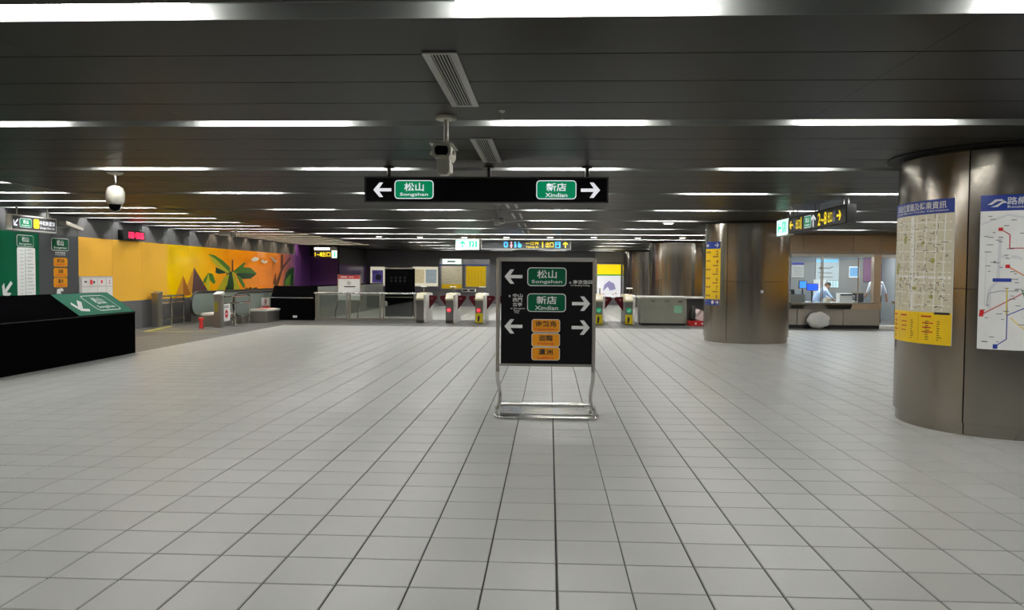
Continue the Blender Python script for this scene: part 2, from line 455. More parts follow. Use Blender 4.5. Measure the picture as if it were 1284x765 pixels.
# escalator bay: higher panels and closer strips
LSTR = [12.45 + 1.6*k - 8*1.6 for k in range(0, 25) if 12.45 + 1.6*k - 8*1.6 < 40]
ed = [YFRONT] + LSTR + [YBACK]
for a, b in zip(ed, ed[1:]):
    lo = a + (0 if a == YFRONT else 0.12); hi = b - (0 if b == YBACK else 0.12)
    if hi - lo > 0.1:
        n = max(1, round((hi-lo)/0.75)); d = (hi-lo)/n
        for k in range(n):
            MB().box((XW, lo+k*d+0.006, ZL), (XB-0.035, lo+(k+1)*d-0.006, ZL+0.03)).build('ceiling_panel', CEIL, struct_ceiling)
visl = [y for y in LSTR if y > 11.5]
for y in LSTR:
    lab = f'{ORD(visl.index(y))} strip light above the escalator bay beside the yellow mural wall' if y in visl else f'{ORD(LSTR.index(y))} strip light above the near end of the escalator bay, left of the picture'
    warm = y > 27.5
    t = thing('bay_strip_light', lab, 'ceiling light', (-10.5, y, ZL), 'strip lights of the escalator bay')
    trough(XW+0.02, XB-0.035, y, ZL, 0.118, 0.13).build('channel', TROUGH, t)
    for x0, x1 in ((-12.40, -10.62), (-10.52, -8.70)):
        rod(x0, x1, y, ZL+0.088, 0.016).build('tube', LENSW if warm else LENS, t, smooth=True)

# ================================================================== WALLS
wall_left = struct('wall_left', MB().box((XW-0.3, YFRONT, 0), (XW-0.03, 40.3, 3.3)), MBLACK)
SEAMS = [20.185 + 1.61*k for k in range(-13, 13)]
for a, b in zip(SEAMS, SEAMS[1:]):
    if b > 38: continue
    MB().box((XW-0.03, a+0.006, 2.634), (XW, b-0.006, 3.148)).build('upper_panel', WALLG, wall_left)
    MB().box((XW-0.03, a+0.006, 0.0), (XW, b-0.006, 0.845)).build('lower_panel', WALLG, wall_left)
MB().box((XW-0.03, 37.9, 0.0), (XW, 40.3, 3.148)).build('end_panel', PURPLE, wall_left)
struct('wall_back', MB().box((XW, YBACK, 0), (XR, YBACK+0.3, 3.4)), BACKW)
for k in range(16):
    x = XW + 1.75*k
    MB().box((x+0.008, YBACK-0.03, 0.02), (min(x+1.742, XR), YBACK, 3.12)).build('wall_panel', BACKW, bpy.data.objects['wall_back'])
struct('wall_right', MB().box((XR, YFRONT, 0), (XR+0.3, YBACK, 3.4)), WALLG)
AMB = mat('amber_panel', (0.74, 0.40, 0.05), 0.25)
for k in range(31):
    y = YFRONT + 1.6*k
    MB().box((XR-0.03, y+0.005, 0.85), (XR, min(y+1.595, YBACK), 2.63)).build('amber_panel', AMB, bpy.data.objects['wall_right'])
    MB().box((XR-0.03, y+0.005, 0.0), (XR, min(y+1.595, YBACK), 0.84)).build('lower_panel', WALLG, bpy.data.objects['wall_right'])
for a, b in zip(SEAMS, SEAMS[1:11]): MB().box((XW-0.03, a+0.005, 0.85), (XW, b-0.005, 2.63)).build('amber_panel', AMB, wall_left)
struct('wall_behind', MB().box((XW-0.3, YFRONT-0.3, 0), (XR+0.3, YFRONT, 3.4)), WALLG)
# purple lift block at the far end of the mural wall
pb = thing('purple_wall_block', 'dark purple panelled block at the far end of the mural wall', 'wall block', (-11.8, 41, 0))
MB().box((-12.5, 40.3, 0), (-11.0, YBACK-0.03, ZL)).build('core', MBLACK, pb)
for k in range(2): MB().box((-12.49 + 0.74*k, 40.27, 0.05), (-11.77 + 0.74*k, 40.3, 2.62)).build('purple_panel', PURPLE, pb)
MB().box((-12.5, 40.27, 2.63), (-11.0, 40.3, ZL)).build('header_panel', MBLACK, pb)
MB().box((-11.0, 40.35, 0.05), (-10.97, 46.4, 2.2)).build('side_panel', PURPLE, pb)
MB().box((-11.0, 40.35, 2.21), (-10.97, 46.4, ZL-0.05)).build('side_panel', WALLG, pb)

# ================================================================== ROUND STEEL COLUMNS
def column(i, lab):
    cx, cy, R = COLS[i]; a0 = math.radians(-136 if i == 0 else -129.5)
    t = thing('steel_column', lab, 'column', (cx, cy, 0), 'round steel clad columns')
    for k in range(3):
        s0, s1 = a0 + k*2*math.pi/3 + 0.006, a0 + (k+1)*2*math.pi/3 - 0.006
        MB().shell((cx, cy), R-0.03, R, 0.135, 1.574, s0, s1, 40).build('steel_panel', STEEL, t, smooth=True)
        MB().shell((cx, cy), R-0.03, R, 1.580, ZC-0.055, s0, s1, 40).build('steel_panel', STEEL, t, smooth=True)  # steel stops short; bare black core above stands for shade under the ceiling
        MB().shell((cx, cy), R-0.06, R-0.025, 0.0, 0.130, s0, s1, 40).build('plinth_panel', STEEL, t, smooth=True)
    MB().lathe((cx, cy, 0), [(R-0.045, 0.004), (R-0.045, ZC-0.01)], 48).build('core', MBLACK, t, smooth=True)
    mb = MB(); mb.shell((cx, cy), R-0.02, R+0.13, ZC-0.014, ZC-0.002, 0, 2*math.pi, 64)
    mb.build('collar', mat('gap_shade_black', (0.008, 0.008, 0.007), 0.6, spec=0.2), t)  # flat black ring painting the shaded gap round the column, no real collar
    return t
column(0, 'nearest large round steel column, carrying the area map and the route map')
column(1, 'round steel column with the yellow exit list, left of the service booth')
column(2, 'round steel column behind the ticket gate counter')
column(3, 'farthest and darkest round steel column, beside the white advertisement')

# ================================================================== MURAL AND WALL SIGNS (left wall)
def WL(u, v): p = on_x(u, v, XW); return (p.y, p.z)
mural = thing('mural', 'glossy yellow to orange wall mural with pyramids, palm plants and birds', 'mural', (XW, 29, 0.85))
def ramp_mat():
    m = bpy.data.materials.new('mural_print'); m.use_nodes = True
    N, L = m.node_tree.nodes, m.node_tree.links; b = N['Principled BSDF']
    b.inputs['Roughness'].default_value = 0.13; b.inputs['Specular IOR Level'].default_value = 0.22
    g = N.new('ShaderNodeNewGeometry'); sx = N.new('ShaderNodeSeparateXYZ'); L.new(g.outputs['Position'], sx.inputs[0])
    nz = N.new('ShaderNodeTexNoise'); nz.inputs['Scale'].default_value = 0.8; L.new(g.outputs['Position'], nz.inputs['Vector'])
    ad = N.new('ShaderNodeMath'); ad.operation = 'MULTIPLY_ADD'; ad.inputs[1].default_value = 0.8; L.new(nz.outputs['Fac'], ad.inputs[0]); L.new(sx.outputs['Y'], ad.inputs[2])
    mr = N.new('ShaderNodeMapRange'); mr.inputs[1].default_value = 20; mr.inputs[2].default_value = 38.5; L.new(ad.outputs[0], mr.inputs[0])
    cr = N.new('ShaderNodeValToRGB'); L.new(mr.outputs[0], cr.inputs[0])
    e = cr.color_ramp.elements
    cols = [(0.0, (0.74, 0.40, 0.06)), (0.285, (0.72, 0.40, 0.045)), (0.30, (0.74, 0.47, 0.0)), (0.42, (0.80, 0.46, 0.0)), (0.55, (0.92, 0.37, 0.005)), (0.76, (0.95, 0.29, 0.01)), (0.86, (0.72, 0.24, 0.06)), (0.93, (0.32, 0.13, 0.18)), (1.0, (0.12, 0.06, 0.28))]
    while len(e) > 1: e.remove(e[0])
    e[0].position = 0; e[0].color = (*cols[0][1], 1)
    for p, c in cols[1:]:
        x = e.new(p); x.color = (*c, 1)
    L.new(cr.outputs[0], b.inputs['Base Color'])
    return m
MUR = ramp_mat()
mseams = [a for a in SEAMS if 20 < a < 38]
for k, (a, b) in enumerate(zip(mseams, mseams[1:])):
    if b - a < 0.3: continue
    MB().box((XW-0.03, a+0.004, 1.58 if k == 0 else 0.85), (XW, b-0.004, 2.63)).build('mural_panel', MUR, mural)
MF = Frame((XW, 0, 0), (0, 1, 0), (0, 0, 1))
def mdec(name, pts, m, h=0.003):
    d = Decal(MF, h); d.poly([WL(u, v) for u, v in pts]); return d.build(name, m, mural)
def z2(pts): return [(170 + x/4.783, 270 + y/4.783) for x, y in pts]
PYR = mat('print_pyramid_tan', (0.55, 0.25, 0.03), 0.2); PYRD = mat('print_pyramid_shade', (0.10, 0.055, 0.06), 0.2)
LGR = mat('print_leaf_green', (0.07, 0.20, 0.02), 0.2); LYG = mat('print_leaf_yellow', (0.42, 0.42, 0.02), 0.2); LDG = mat('print_leaf_dark', (0.012, 0.07, 0.02), 0.2)
BRN = mat('print_brown', (0.14, 0.05, 0.02), 0.2); BRD = mat('print_bird_white', (0.75, 0.75, 0.65), 0.2)
mdec('painted_pyramid', z2([(350,312),(290,470),(338,470)]), PYR); mdec('painted_pyramid', z2([(350,312),(338,470),(445,470)]), PYRD)
mdec('painted_pyramid', z2([(284,360),(232,500),(330,480)]), PYR, 0.005)
mdec('painted_pyramid', z2([(284,360),(284,480),(330,478)]), mat('print_pyramid_rust', (0.33, 0.12, 0.02), 0.2), 0.006)
for i, (pts, m) in enumerate([([(435,232),(470,238),(520,268),(565,310),(572,352),(535,345),(480,300)], LGR), ([(435,232),(480,262),(540,320),(572,352),(520,335),(465,285)], LYG),
    ([(585,335),(628,300),(650,283),(660,286),(640,318),(596,350)], LGR), ([(600,350),(640,310),(690,315),(727,350),(700,372),(640,360)], LGR), ([(600,350),(660,345),(724,352),(690,380),(640,382)], LDG),
    ([(545,350),(578,335),(590,400),(588,465),(535,465)], LDG), ([(575,330),(592,345),(620,420),(632,465),(598,465)], LYG), ([(560,350),(530,372),(482,455),(520,462),(548,420)], LYG),
    ([(600,352),(630,370),(655,420),(650,440),(622,400)], LGR), ([(480,310),(520,330),(548,345),(500,352),(478,345)], LDG), ([(576,265),(584,265),(586,340),(574,340)], BRN),
    ([(398,420),(410,380),(435,345),(462,352),(478,398),(470,415),(445,390),(430,440),(415,400)], LGR), ([(436,345),(420,400),(428,450),(440,450),(444,390)], LYG),
    ([(652,455),(660,432),(672,440),(690,430),(702,442),(725,430),(740,456)], BRN), ([(688,456),(700,438),(716,432),(732,456)], LDG),
    ([(815,455),(850,375),(868,330),(870,236),(884,236),(884,320),(850,430),(845,458)], BRN), ([(868,320),(915,262),(926,250),(930,258),(890,315),(872,345)], PYRD), ([(822,410),(836,350),(842,350),(840,420)], BRN),
    ([(886,420),(900,345),(925,318),(948,310),(948,420)], LDG), ([(886,420),(902,380),(930,350),(926,420)], LGR)]):
    mdec('painted_leaf' if m in (LGR, LYG, LDG) else 'painted_stem', z2(pts), m, 0.003 + 0.0006*i)
for pts in ([(692,262),(712,250),(738,256),(733,270),(715,278),(695,275)], [(748,268),(765,264),(768,276),(788,270),(786,284),(770,290),(752,282)], [(808,248),(818,252),(844,276),(842,284),(824,276)]):
    mdec('painted_bird', z2(pts), BRD, 0.02)

def wall_board(name, label, y0, y1, m):
    t = thing(name, label, 'sign', (XW, (y0+y1)/2, 0.85))
    MB().box((XW-0.03, y0+0.005, 0.85), (XW, y1-0.005, 2.63)).build('board', m, t)
    return t
gb = wall_board('green_wall_sign', 'green metro line wall sign with white station list board, behind the black parapet', SEAMS[10], SEAMS[12], GREENW)
f0 = Frame((XW, 0, 0), (0, 1, 0), (0, 0, 1))
(a0, b1), (a1, b0) = WL(20.5, 294), WL(42, 310)
badge(f0, a0, b0, a1, b1, '松山', 'Songshan', GREENW, WHITE, WHITE, WHITE, gb, ew=0.75)
Decal(f0, 0.006).rrect(a0, 0.95, a1+0.05, b0-0.02, 0.05).build('station_list', PAPER, gb)
d = Decal(f0, 0.009).rect(a0+0.28, 1.0, a0+0.30, b0-0.06)
for k in range(14):
    z = 2.2 - k*0.085
    d.rect(a0+0.36, z, a0+0.36+random.uniform(.12, .25), z+0.022).rect(a0+0.1, z-0.02, a0+0.22, z-0.005).disc(a0+0.29, z+0.01, 0.022, 8)
d.build('small_print', MAPGREY, gb)
Decal(f0, 0.006).arrow(WL(9, 362)[0], WL(9, 362)[1], 0.42, -135, 0.2).build('arrow', WHITE, gb)
db = wall_board('grey_wall_sign', 'dark grey wall sign with one green and three orange line badges', SEAMS[12], SEAMS[13], mat('wall_sign_slate', (0.055, 0.058, 0.065), 0.35))
(a0, b1), (a1, b0) = WL(64, 298), WL(86, 315)
badge(f0, a0, b0, a1, b1, '松山', 'Songshan', GREEN, WHITE, WHITE, WHITE, db, ew=0.75)
Decal(f0, 0.006).text('往南京復興', (a0+a1)/2, b0-0.055, 0.055, 0.42).text('to Nanjing Fuxing', (a0+a1)/2, b0-0.11, 0.03, 0.42).build('lettering', WHITE, db)
for (zh, en), (v0, v1) in zip((('南勢角', 'Nanshijiao'), ('迴龍', 'Huilong'), ('蘆洲', 'Luzhou')), ((323, 334.5), (336, 347.4), (348.4, 360))):
    p, q = WL(67, v0), WL(84.5, v1)
    badge(f0, p[0], q[1], q[0], p[1], zh, en, ORANGE, ORANGE, DARKTXT, REDTXT, db, ew=0.7)
Decal(f0, 0.006).arrow(WL(76, 364)[0], WL(76, 364)[1]-0.12, 0.42, 135, 0.2).build('arrow', WHITE, db)

hp = thing('equipment_panel', 'stainless wall panel with red buttons under the first yellow mural panel', 'control panel', (XW, 21, 0.86))
MB().box((XW-0.03, 20.2, 0.85), (XW+0.01, 21.78, 1.575)).build('face_plate', mat('panel_steel_light', (0.55, 0.54, 0.52), 0.4, 0.6), hp)
f1 = Frame((XW+0.01, 0, 0), (0, 1, 0), (0, 0, 1))
for (y0, y1) in ((20.3, 21.0), (21.03, 21.42), (21.45, 21.74)):
    for (z0, z1) in ((1.32, 1.53), (0.9, 1.28)):
        MB().box((XW, y0, z0), (XW+0.02, y1, z1)).build('cover', mat('panel_cover_white', (0.66, 0.65, 0.63), 0.4), hp)
f2 = Frame((XW+0.02, 0, 0), (0, 1, 0), (0, 0, 1))
Decal(f2).disc(20.72, 1.42, 0.075).disc(21.22, 1.43, 0.05).disc(21.6, 1.46, 0.025).disc(21.6, 1.39, 0.025).build('button', REDTXT, hp)
Decal(f2).rect(20.4, 1.41, 20.52, 1.45).disc(20.85, 1.42, 0.04).build('nozzle', DARKTXT, hp)

ck = thing('led_clock', 'red digital clock showing 13:56 above the yellow mural', 'clock', (XW+0.1, 22.7, 2.64))
(ya, zb), (yb, za) = WL(150, 288), WL(176, 303)
za, zb = 2.655, 2.93; ya, yb = 22.1, 23.3
MB().box((XW, ya, za), (XW+0.16, yb, zb)).build('case', MBLACK, ck)
fc = Frame((XW+0.16, ya, za), (0, 1, 0), (0, 0, 1))
LED = mat('led_red', (0.9, 0.02, 0.08), 0.4, emit=1.2, ecol=(1, 0.02, 0.10))
SEG = {'1': 'bc', '3': 'abgcd', '5': 'afgcd', '6': 'afgedc'}
def digit(d, ch, x, y, w, h, t):
    S = {'a': (x, y+h-t, x+w, y+h), 'd': (x, y, x+w, y+t), 'g': (x, y+h/2-t/2, x+w, y+h/2+t/2), 'f': (x, y+h/2, x+t, y+h), 'e': (x, y, x+t, y+h/2), 'b': (x+w-t, y+h/2, x+w, y+h), 'c': (x+w-t, y, x+w, y+h/2)}
    for s in SEG[ch]: d.rect(*S[s])
for ch, x in zip('1356', (0.14, 0.38, 0.70, 0.94)):
    d = Decal(fc); digit(d, ch, x, 0.05, 0.19, 0.18, 0.04); d.build('digit', LED, ck)
Decal(fc).rect(0.615, 0.09, 0.655, 0.125).rect(0.615, 0.155, 0.655, 0.19).build('colon', LED, ck)

# floodlight bracket and small cameras of the escalator bay
fl = thing('wall_lamp', 'pale slatted lamp on a bracket behind the small hanging sign', 'lamp', (-11.9, 19.4, 2.9))
p, q = on_x(75, 277, -12.0), on_x(97, 286, -12.0)
MB().prism([(-12.0, p.y, p.z), (-12.0, q.y, q.z), (-12.0, q.y, q.z-0.07), (-12.0, p.y, p.z-0.09)], (0.16, 0, 0)).build('housing', CAMW, fl)
MB().box((-12.5, (p.y+q.y)/2-0.03, p.z-0.12), (-11.95, (p.y+q.y)/2+0.03, p.z-0.16)).build('bracket', WALLG, fl)

# ================================================================== HANGING SIGNS
Z0, Z1 = 2.62, 2.955
hs = thing('hanging_sign', 'large black hanging sign with green badges and two outward white arrows', 'sign', (-0.83, 10.1, Z0))
W = 3.16; X0 = -2.414
fs = Frame((X0, 10.1, Z0), (1, 0, 0), (0, 0, 1))
MB().box((X0, 10.105, Z0), (X0+W, 10.30, Z1)).build('case', MBLACK, hs)
fm = MB(); t_ = 0.02
fm.box((X0, 10.092, Z0), (X0+W, 10.115, Z0+t_)).box((X0, 10.092, Z1-t_), (X0+W, 10.115, Z1)).box((X0, 10.092, Z0), (X0+t_, 10.115, Z1)).box((X0+W-t_, 10.092, Z0), (X0+W, 10.115, Z1))
fm.build('frame', mat('sign_frame_grey', (0.10, 0.10, 0.10), 0.4, 0.5), hs)
Decal(fs, -0.003).rect(t_, t_, W-t_, Z1-Z0-t_).build('face', BOARD, hs)
Decal(fs).arrow(0.235, 0.165, 0.235, 180, 0.17).build('arrow', WHITEL, hs)
Decal(fs).arrow(2.93, 0.165, 0.245, 0, 0.17).build('arrow', WHITEL, hs)
badge(fs, 0.395, 0.048, 0.905, 0.29, '松山', 'Songshan', GREENL, WHITEL, WHITEL, WHITEL, hs, zw=0.5, ew=0.72)
badge(fs, 2.235, 0.048, 2.75, 0.29, '新店', 'Xindian', GREENL, WHITEL, WHITEL, WHITEL, hs, zw=0.5, ew=0.55)
for x in (-2.114, -0.80, 0.476):
    MB().tube([(x, 10.2, Z1), (x, 10.2, ZC)], 0.028, 10).lathe((x, 10.2, ZC-0.02), [(0.07, 0), (0.07, 0.02)], 16).build('hanger', mat('hanger_dark', (0.05, 0.05, 0.05), 0.4, 0.5), hs)

# sign over the gates
gs = thing('gate_sign', 'grey hanging sign over the ticket gates pointing to exit 1', 'sign', (-1.3, 28, Z0))
gx0, gx1 = -2.46, 0.76; fg = Frame((gx0, 28, Z0), (1, 0, 0), (0, 0, 1)); GW, GH = gx1-gx0, 0.35
MB().box((gx0, 28.005, Z0), (gx1, 28.16, Z0+GH)).build('case', mat('sign_edge_silver', (0.5, 0.5, 0.5), 0.4, 0.8), gs)
Decal(fg).rect(0.03, 0.03, GW-0.03, GH-0.03).build('face', SIGNG, gs)
def zx(x): return (x - 100)/7.65*28/978.0          # offsets read along the sign
d = Decal(fg, 0.006); d.rrect(zx(318), 0.07, zx(358), 0.28, 0.05); d.disc(zx(428), 0.25, 0.03, 10).rect(zx(420), 0.07, zx(438), 0.21); d.disc(zx(470), 0.14, 0.075, 14).rect(zx(455), 0.2, zx(466), 0.28); d.build('facility_icon', BLUEL, gs)
Decal(fg, 0.008).rect(zx(330), 0.12, zx(345), 0.22).build('facility_icon', SIGNG, gs)
Decal(fg, 0.006).disc(zx(390), 0.25, 0.03, 10).poly([(zx(378), 0.12), (zx(402), 0.12), (zx(392), 0.23)]).rect(zx(385), 0.06, zx(396), 0.13).build('facility_icon', PINKL, gs)
Decal(fg, 0.006).text('一江街', zx(592), 0.22, 0.12, zx(655)-zx(528)).build('lettering', YELLOWL, gs)
Decal(fg, 0.006).text('Yijiang St.', zx(592), 0.085, 0.07, zx(655)-zx(528)).build('lettering', YELLOWL, gs)
Decal(fg, 0.006).text('1', zx(690), 0.175, 0.22).build('lettering', YELLOWL, gs)
Decal(fg, 0.006).text('出口', zx(757), 0.175, 0.21, zx(795)-zx(720)).build('lettering', YELLOWL, gs)
Decal(fg, 0.006).arrow(zx(908), 0.175, 0.22, 90, 0.18).build('arrow', YELLOWL, gs)
Decal(fg, 0.006).rrect(zx(808), 0.06, zx(860), 0.29, 0.02).build('lift_icon', BLUEL, gs)
Decal(fg, 0.008).rect(zx(820), 0.09, zx(848), 0.17).rect(zx(822), 0.2, zx(830), 0.26).rect(zx(838), 0.2, zx(846), 0.26).build('lift_icon', SIGNG, gs)
for x in (gx0+0.35, gx0+1.6, gx1-0.35): MB().tube([(x, 28.08, Z0+GH), (x, 28.08, ZC)], 0.02, 8).build('hanger', SATIN, gs)
es = thing('exit_sign', 'lit white and green emergency exit sign left of the gate sign', 'sign', (-2.95, 28, Z0))
fe = Frame((-3.39, 28, Z0-0.02), (1, 0, 0), (0, 0, 1))
MB().box((-3.39, 28.005, Z0-0.02), (-2.53, 28.14, Z0+0.36)).build('case', WPLAST, es)
Decal(fe).rect(0.015, 0.015, 0.845, 0.365).build('face', EXITW, es)
Decal(fe, 0.006).arrow(0.26, 0.19, 0.24, 90, 0.2).build('arrow', EXITG, es)
Decal(fe, 0.006).rect(0.50, 0.08, 0.56, 0.30).rect(0.72, 0.08, 0.78, 0.30).rect(0.5, 0.27, 0.66, 0.30).disc(0.645, 0.255, 0.03, 10).poly([(0.60, 0.07), (0.64, 0.07), (0.69, 0.2), (0.66, 0.23), (0.61, 0.2)]).build('running_figure', EXITG, es)
for x in (-3.2, -2.7): MB().tube([(x, 28.07, Z0+0.36), (x, 28.07, ZC)], 0.018, 8).build('hanger', SATIN, es)

# sign beside the near column, facing the hall
rs = thing('side_hanging_sign', 'dark hanging sign edge-on near the right column, pointing to exits 1 and 2 to 8', 'sign', (5.15, 15.3, Z0))
ry0, ry1 = 13.68, on_x(988.6, 286, 5.08).y
fr_ = Frame((5.08, ry1, Z0), (0, -1, 0), (0, 0, 1)); RW = ry1-ry0; RH = 0.335
MB().box((5.085, ry0, Z0), (5.24, ry1, Z0+RH)).build('case', MBLACK, rs)
Decal(fr_).rect(0.02, 0.02, RW-0.02, RH-0.02).build('face', SIGNG, rs)
RYL = YELLOWL
def rz(px): return ry1 - on_x(970 + px/12.23, 275, 5.08).y
Decal(fr_, 0.006).arrow(rz(278), 0.165, 0.2, 180, 0.2, 1.2).build('arrow', RYL, rs)
Decal(fr_, 0.006).text('出口', rz(378), 0.16, 0.2, 0.26).build('lettering', RYL, rs)
Decal(fr_, 0.006).text('1', rz(425), 0.165, 0.24).build('lettering', RYL, rs)
Decal(fr_, 0.006).arrow(rz(1003), 0.165, 0.22, 0, 0.18).build('arrow', RYL, rs)
Decal(fr_, 0.006).text('出口', (rz(830)+rz(905))/2, 0.165, 0.2, rz(900)-rz(835)).build('lettering', RYL, rs)
d = Decal(fr_, 0.006)
d.text('2~8', (rz(680)+rz(820))/2, 0.165, 0.24, rz(820)-rz(685))
d.build('lettering', RYL, rs)
bd = badge(fr_, rz(468), 0.05, rz(580), 0.285, '松山', 'Songshan', GREENL, WHITEL, WHITEL, WHITEL, rs, zw=0.5, ew=0.7)
Decal(fr_, 0.006).arrow(rz(612), 0.165, 0.24, 90, 0.16, 1.5).build('arrow', WHITEL, rs)
ICB = mat('icon_violet', (0.12, 0.14, 0.42), 0.4)
Decal(fr_, 0.006).rect(rz(308), 0.05, rz(340), 0.28).rect(rz(912), 0.05, rz(952), 0.28).build('lift_icon', ICB, rs)
Decal(fr_, 0.008).rect(rz(316), 0.08, rz(332), 0.15).rect(rz(918), 0.08, rz(945), 0.15).rect(rz(920), 0.18, rz(928), 0.25).rect(rz(935), 0.18, rz(943), 0.25).build('lift_icon', WHITE, rs)
for y in (13.95, 15.4, ry1-.2):
    MB().tube([(5.12, y, Z0+RH), (5.12, y, ZC)], 0.014, 8).tube([(5.20, y, Z0+RH), (5.20, y, ZC)], 0.014, 8).build('hanger', CHROME, rs)
EA, EB = on_x(987.8, 286, 5.08).y, on_x(974, 286, 5.08).y
re = thing('side_exit_sign', 'lit green and white exit sign at the far end of the side hanging sign', 'sign', (5.15, 17.1, Z0))
MB().box((5.085, EA, Z0-0.02), (5.22, EB, Z0+0.335)).build('case', WPLAST, re)
ES = (EB-EA)/0.77
fx = Frame((5.08, EB, Z0-0.02), (0, -1, 0), (0, 0, 1))
Decal(fx).rect(0.01, 0.01, EB-EA-0.01, 0.345).build('face', EXITW, re)
Decal(fx, 0.006).arrow(0.22, 0.175, 0.26, 180, 0.2).build('arrow', EXITG, re)
Decal(fx, 0.006).rect(0.42, 0.06, 0.48, 0.29).rect(0.64, 0.06, 0.7, 0.29).rect(0.42, 0.26, 0.7, 0.29).disc(0.57, 0.23, 0.035, 10).poly([(0.52, 0.06), (0.57, 0.06), (0.61, 0.17), (0.58, 0.2), (0.53, 0.17)]).build('running_figure', EXITG, re)
for y in (EA+.1, EB-.1): MB().tube([(5.15, y, Z0+0.335), (5.15, y, ZC)], 0.014, 8).build('hanger', CHROME, re)

# small sign over the escalator bay
ls = thing('bay_hanging_sign', 'small white framed hanging sign in front of the green wall sign', 'sign', (-11.7, 17.3, 2.6))
fl_ = Frame((-11.7, 16.49, 2.605), (0, 1, 0), (0, 0, 1)); LW, LH = 1.56, 0.345
MB().box((-11.82, 16.49, 2.605), (-11.705, 16.49+LW, 2.605+LH)).build('case', WPLAST, ls)
Decal(fl_).rect(0.03, 0.03, LW-0.03, LH-0.03).build('face', mat('bay_sign_slate', (0.06, 0.065, 0.07), 0.35), ls)
Decal(fl_, 0.006).arrow(0.13, 0.17, 0.2, -135, 0.17).build('arrow', WHITEL, ls)
badge(fl_, 0.26, 0.07, 0.66, 0.27, '松山', 'Songshan', GREENL, WHITEL, WHITEL, WHITEL, ls, zw=0.45, ew=0.7)
Decal(fl_, 0.006).rrect(0.72, 0.07, 0.92, 0.28, 0.04).build('line_badge', YELLOWL, ls)
Decal(fl_, 0.006).text('中和新蘆線', 1.21, 0.205, 0.11, 0.55).text('Zhonghe-Xinlu Line', 1.21, 0.09, 0.065, 0.53).build('lettering', WHITEL, ls)
for y in (16.75, 17.8): MB().tube([(-11.76, y, 2.605+LH), (-11.76, y, ZL)], 0.016, 8).build('hanger', WPLAST, ls)

# far sign before the purple block
fs2 = thing('far_hanging_sign', 'small distant hanging sign with yellow lettering before the purple block', 'sign', (-10.8, 38.3, 2.6))
p, q = on_y(393.5, 314, 38.3), on_y(423, 324, 38.3)
MB().box((p.x, 38.3, q.z), (q.x, 38.42, p.z+0.16)).build('case', MBLACK, fs2)
ff = Frame((p.x, 38.3, q.z), (1, 0, 0), (0, 0, 1))
fw = q.x-p.x; fh = p.z-q.z
Decal(ff).rect(0.02, fh+0.02, fw*0.68, fh+0.14).build('light_bar', WHITEL, fs2)
Decal(ff).rect(fw*0.76, 0.02, fw-0.02, fh).build('exit_face', EXITW, fs2)
Decal(ff, 0.006).text('1~8', fw*0.2, fh*0.5, fh*0.5).text('出口', fw*0.52, fh*0.5, fh*0.6).build('lettering', YELLOWL, fs2)
Decal(ff, 0.006).rect(fw*0.86, fh*0.2, fw*0.92, fh*0.8).build('exit_mark', EXITG, fs2)
for x in (p.x+0.2, q.x-0.2): MB().tube([(x, 38.36, p.z+0.16), (x, 38.36, ZL)], 0.015, 6).build('hanger', SATIN, fs2)

# ================================================================== STANDING DIRECTION BOARD
st = thing('direction_stand', 'black direction board in a polished steel tube stand, alone on the tiles', 'sign stand', (-0.05, 9.55, 0))
BY = 9.55
p, q = on_y(628.7, 327.7, BY), on_y(742.6, 457.2, BY)
bx0, bx1, bz1, bz0 = p.x, q.x, p.z, q.z
S = (bx1-bx0)/(697-75)
MB().box((bx0, BY+0.004, bz0), (bx1, BY+0.03, bz1)).build('board', BOARD, st)
fb = Frame((bx0, BY, bz1), (1, 0, 0), (0, 0, 1))
def bxy(x, y): return ((x-75)*S, -(y-42)*S)
def bbadge(x0, y0, x1, y1, *a, **k):
    (u0, w1), (u1, w0) = bxy(x0, y0), bxy(x1, y1); return badge(fb, u0, w0, u1, w1, *a, **k)
bbadge(252, 82, 517, 208, '松山', 'Songshan', GREEN, WHITE, WHITE, WHITE, st, zw=0.5, ew=0.78)
bbadge(252, 258, 515, 383, '新店', 'Xindian', GREEN, WHITE, WHITE, WHITE, st, zw=0.52, ew=0.6)
for (zh, en), y in zip((('南勢角', 'Nanshijiao'), ('迴龍', 'Huilong'), ('蘆洲', 'Luzhou')), (432, 528, 622)):
    bbadge(284, y, 477, y+91, zh, en, ORANGE, WHITE, DARKTXT, REDTXT, st, zw=0.72 if len(zh) == 3 else 0.5, ew=0.76 if len(zh) == 3 else 0.56)
for x, y, a in ((158, 145, 180), (160, 483, 180), (617, 325, 0), (616, 487, 0)):
    Decal(fb, 0.005).arrow(*bxy(x, y), 122*S, a, 0.18).build('arrow', WHITE, st)
Decal(fb, 0.005).text('往', *bxy(543, 184), 14*S).text('南京復興', *bxy(628, 179), 27*S, 132*S, 0.01).text('to Nanjing Fuxing', *bxy(610, 203), 12*S, 130*S).build('lettering', WHITE, st)
Decal(fb, 0.005).text('往', *bxy(133, 277), 14*S).text('中山', *bxy(188, 273), 26*S, 66*S, 0.01).text('西門', *bxy(186, 303), 26*S, 64*S, 0.01).text('古亭', *bxy(186, 334), 26*S, 64*S, 0.01).text('to Zhongshan', *bxy(188, 362), 11*S, 100*S).text('Ximen', *bxy(180, 376), 11*S).text('Guting', *bxy(182, 390), 11*S).build('lettering', WHITE, st)
tx0, tx1 = on_y(624.2, 400, BY).x, on_y(744.6, 400, BY).x
top = on_y(684, 324, BY).z
rad = 0.024
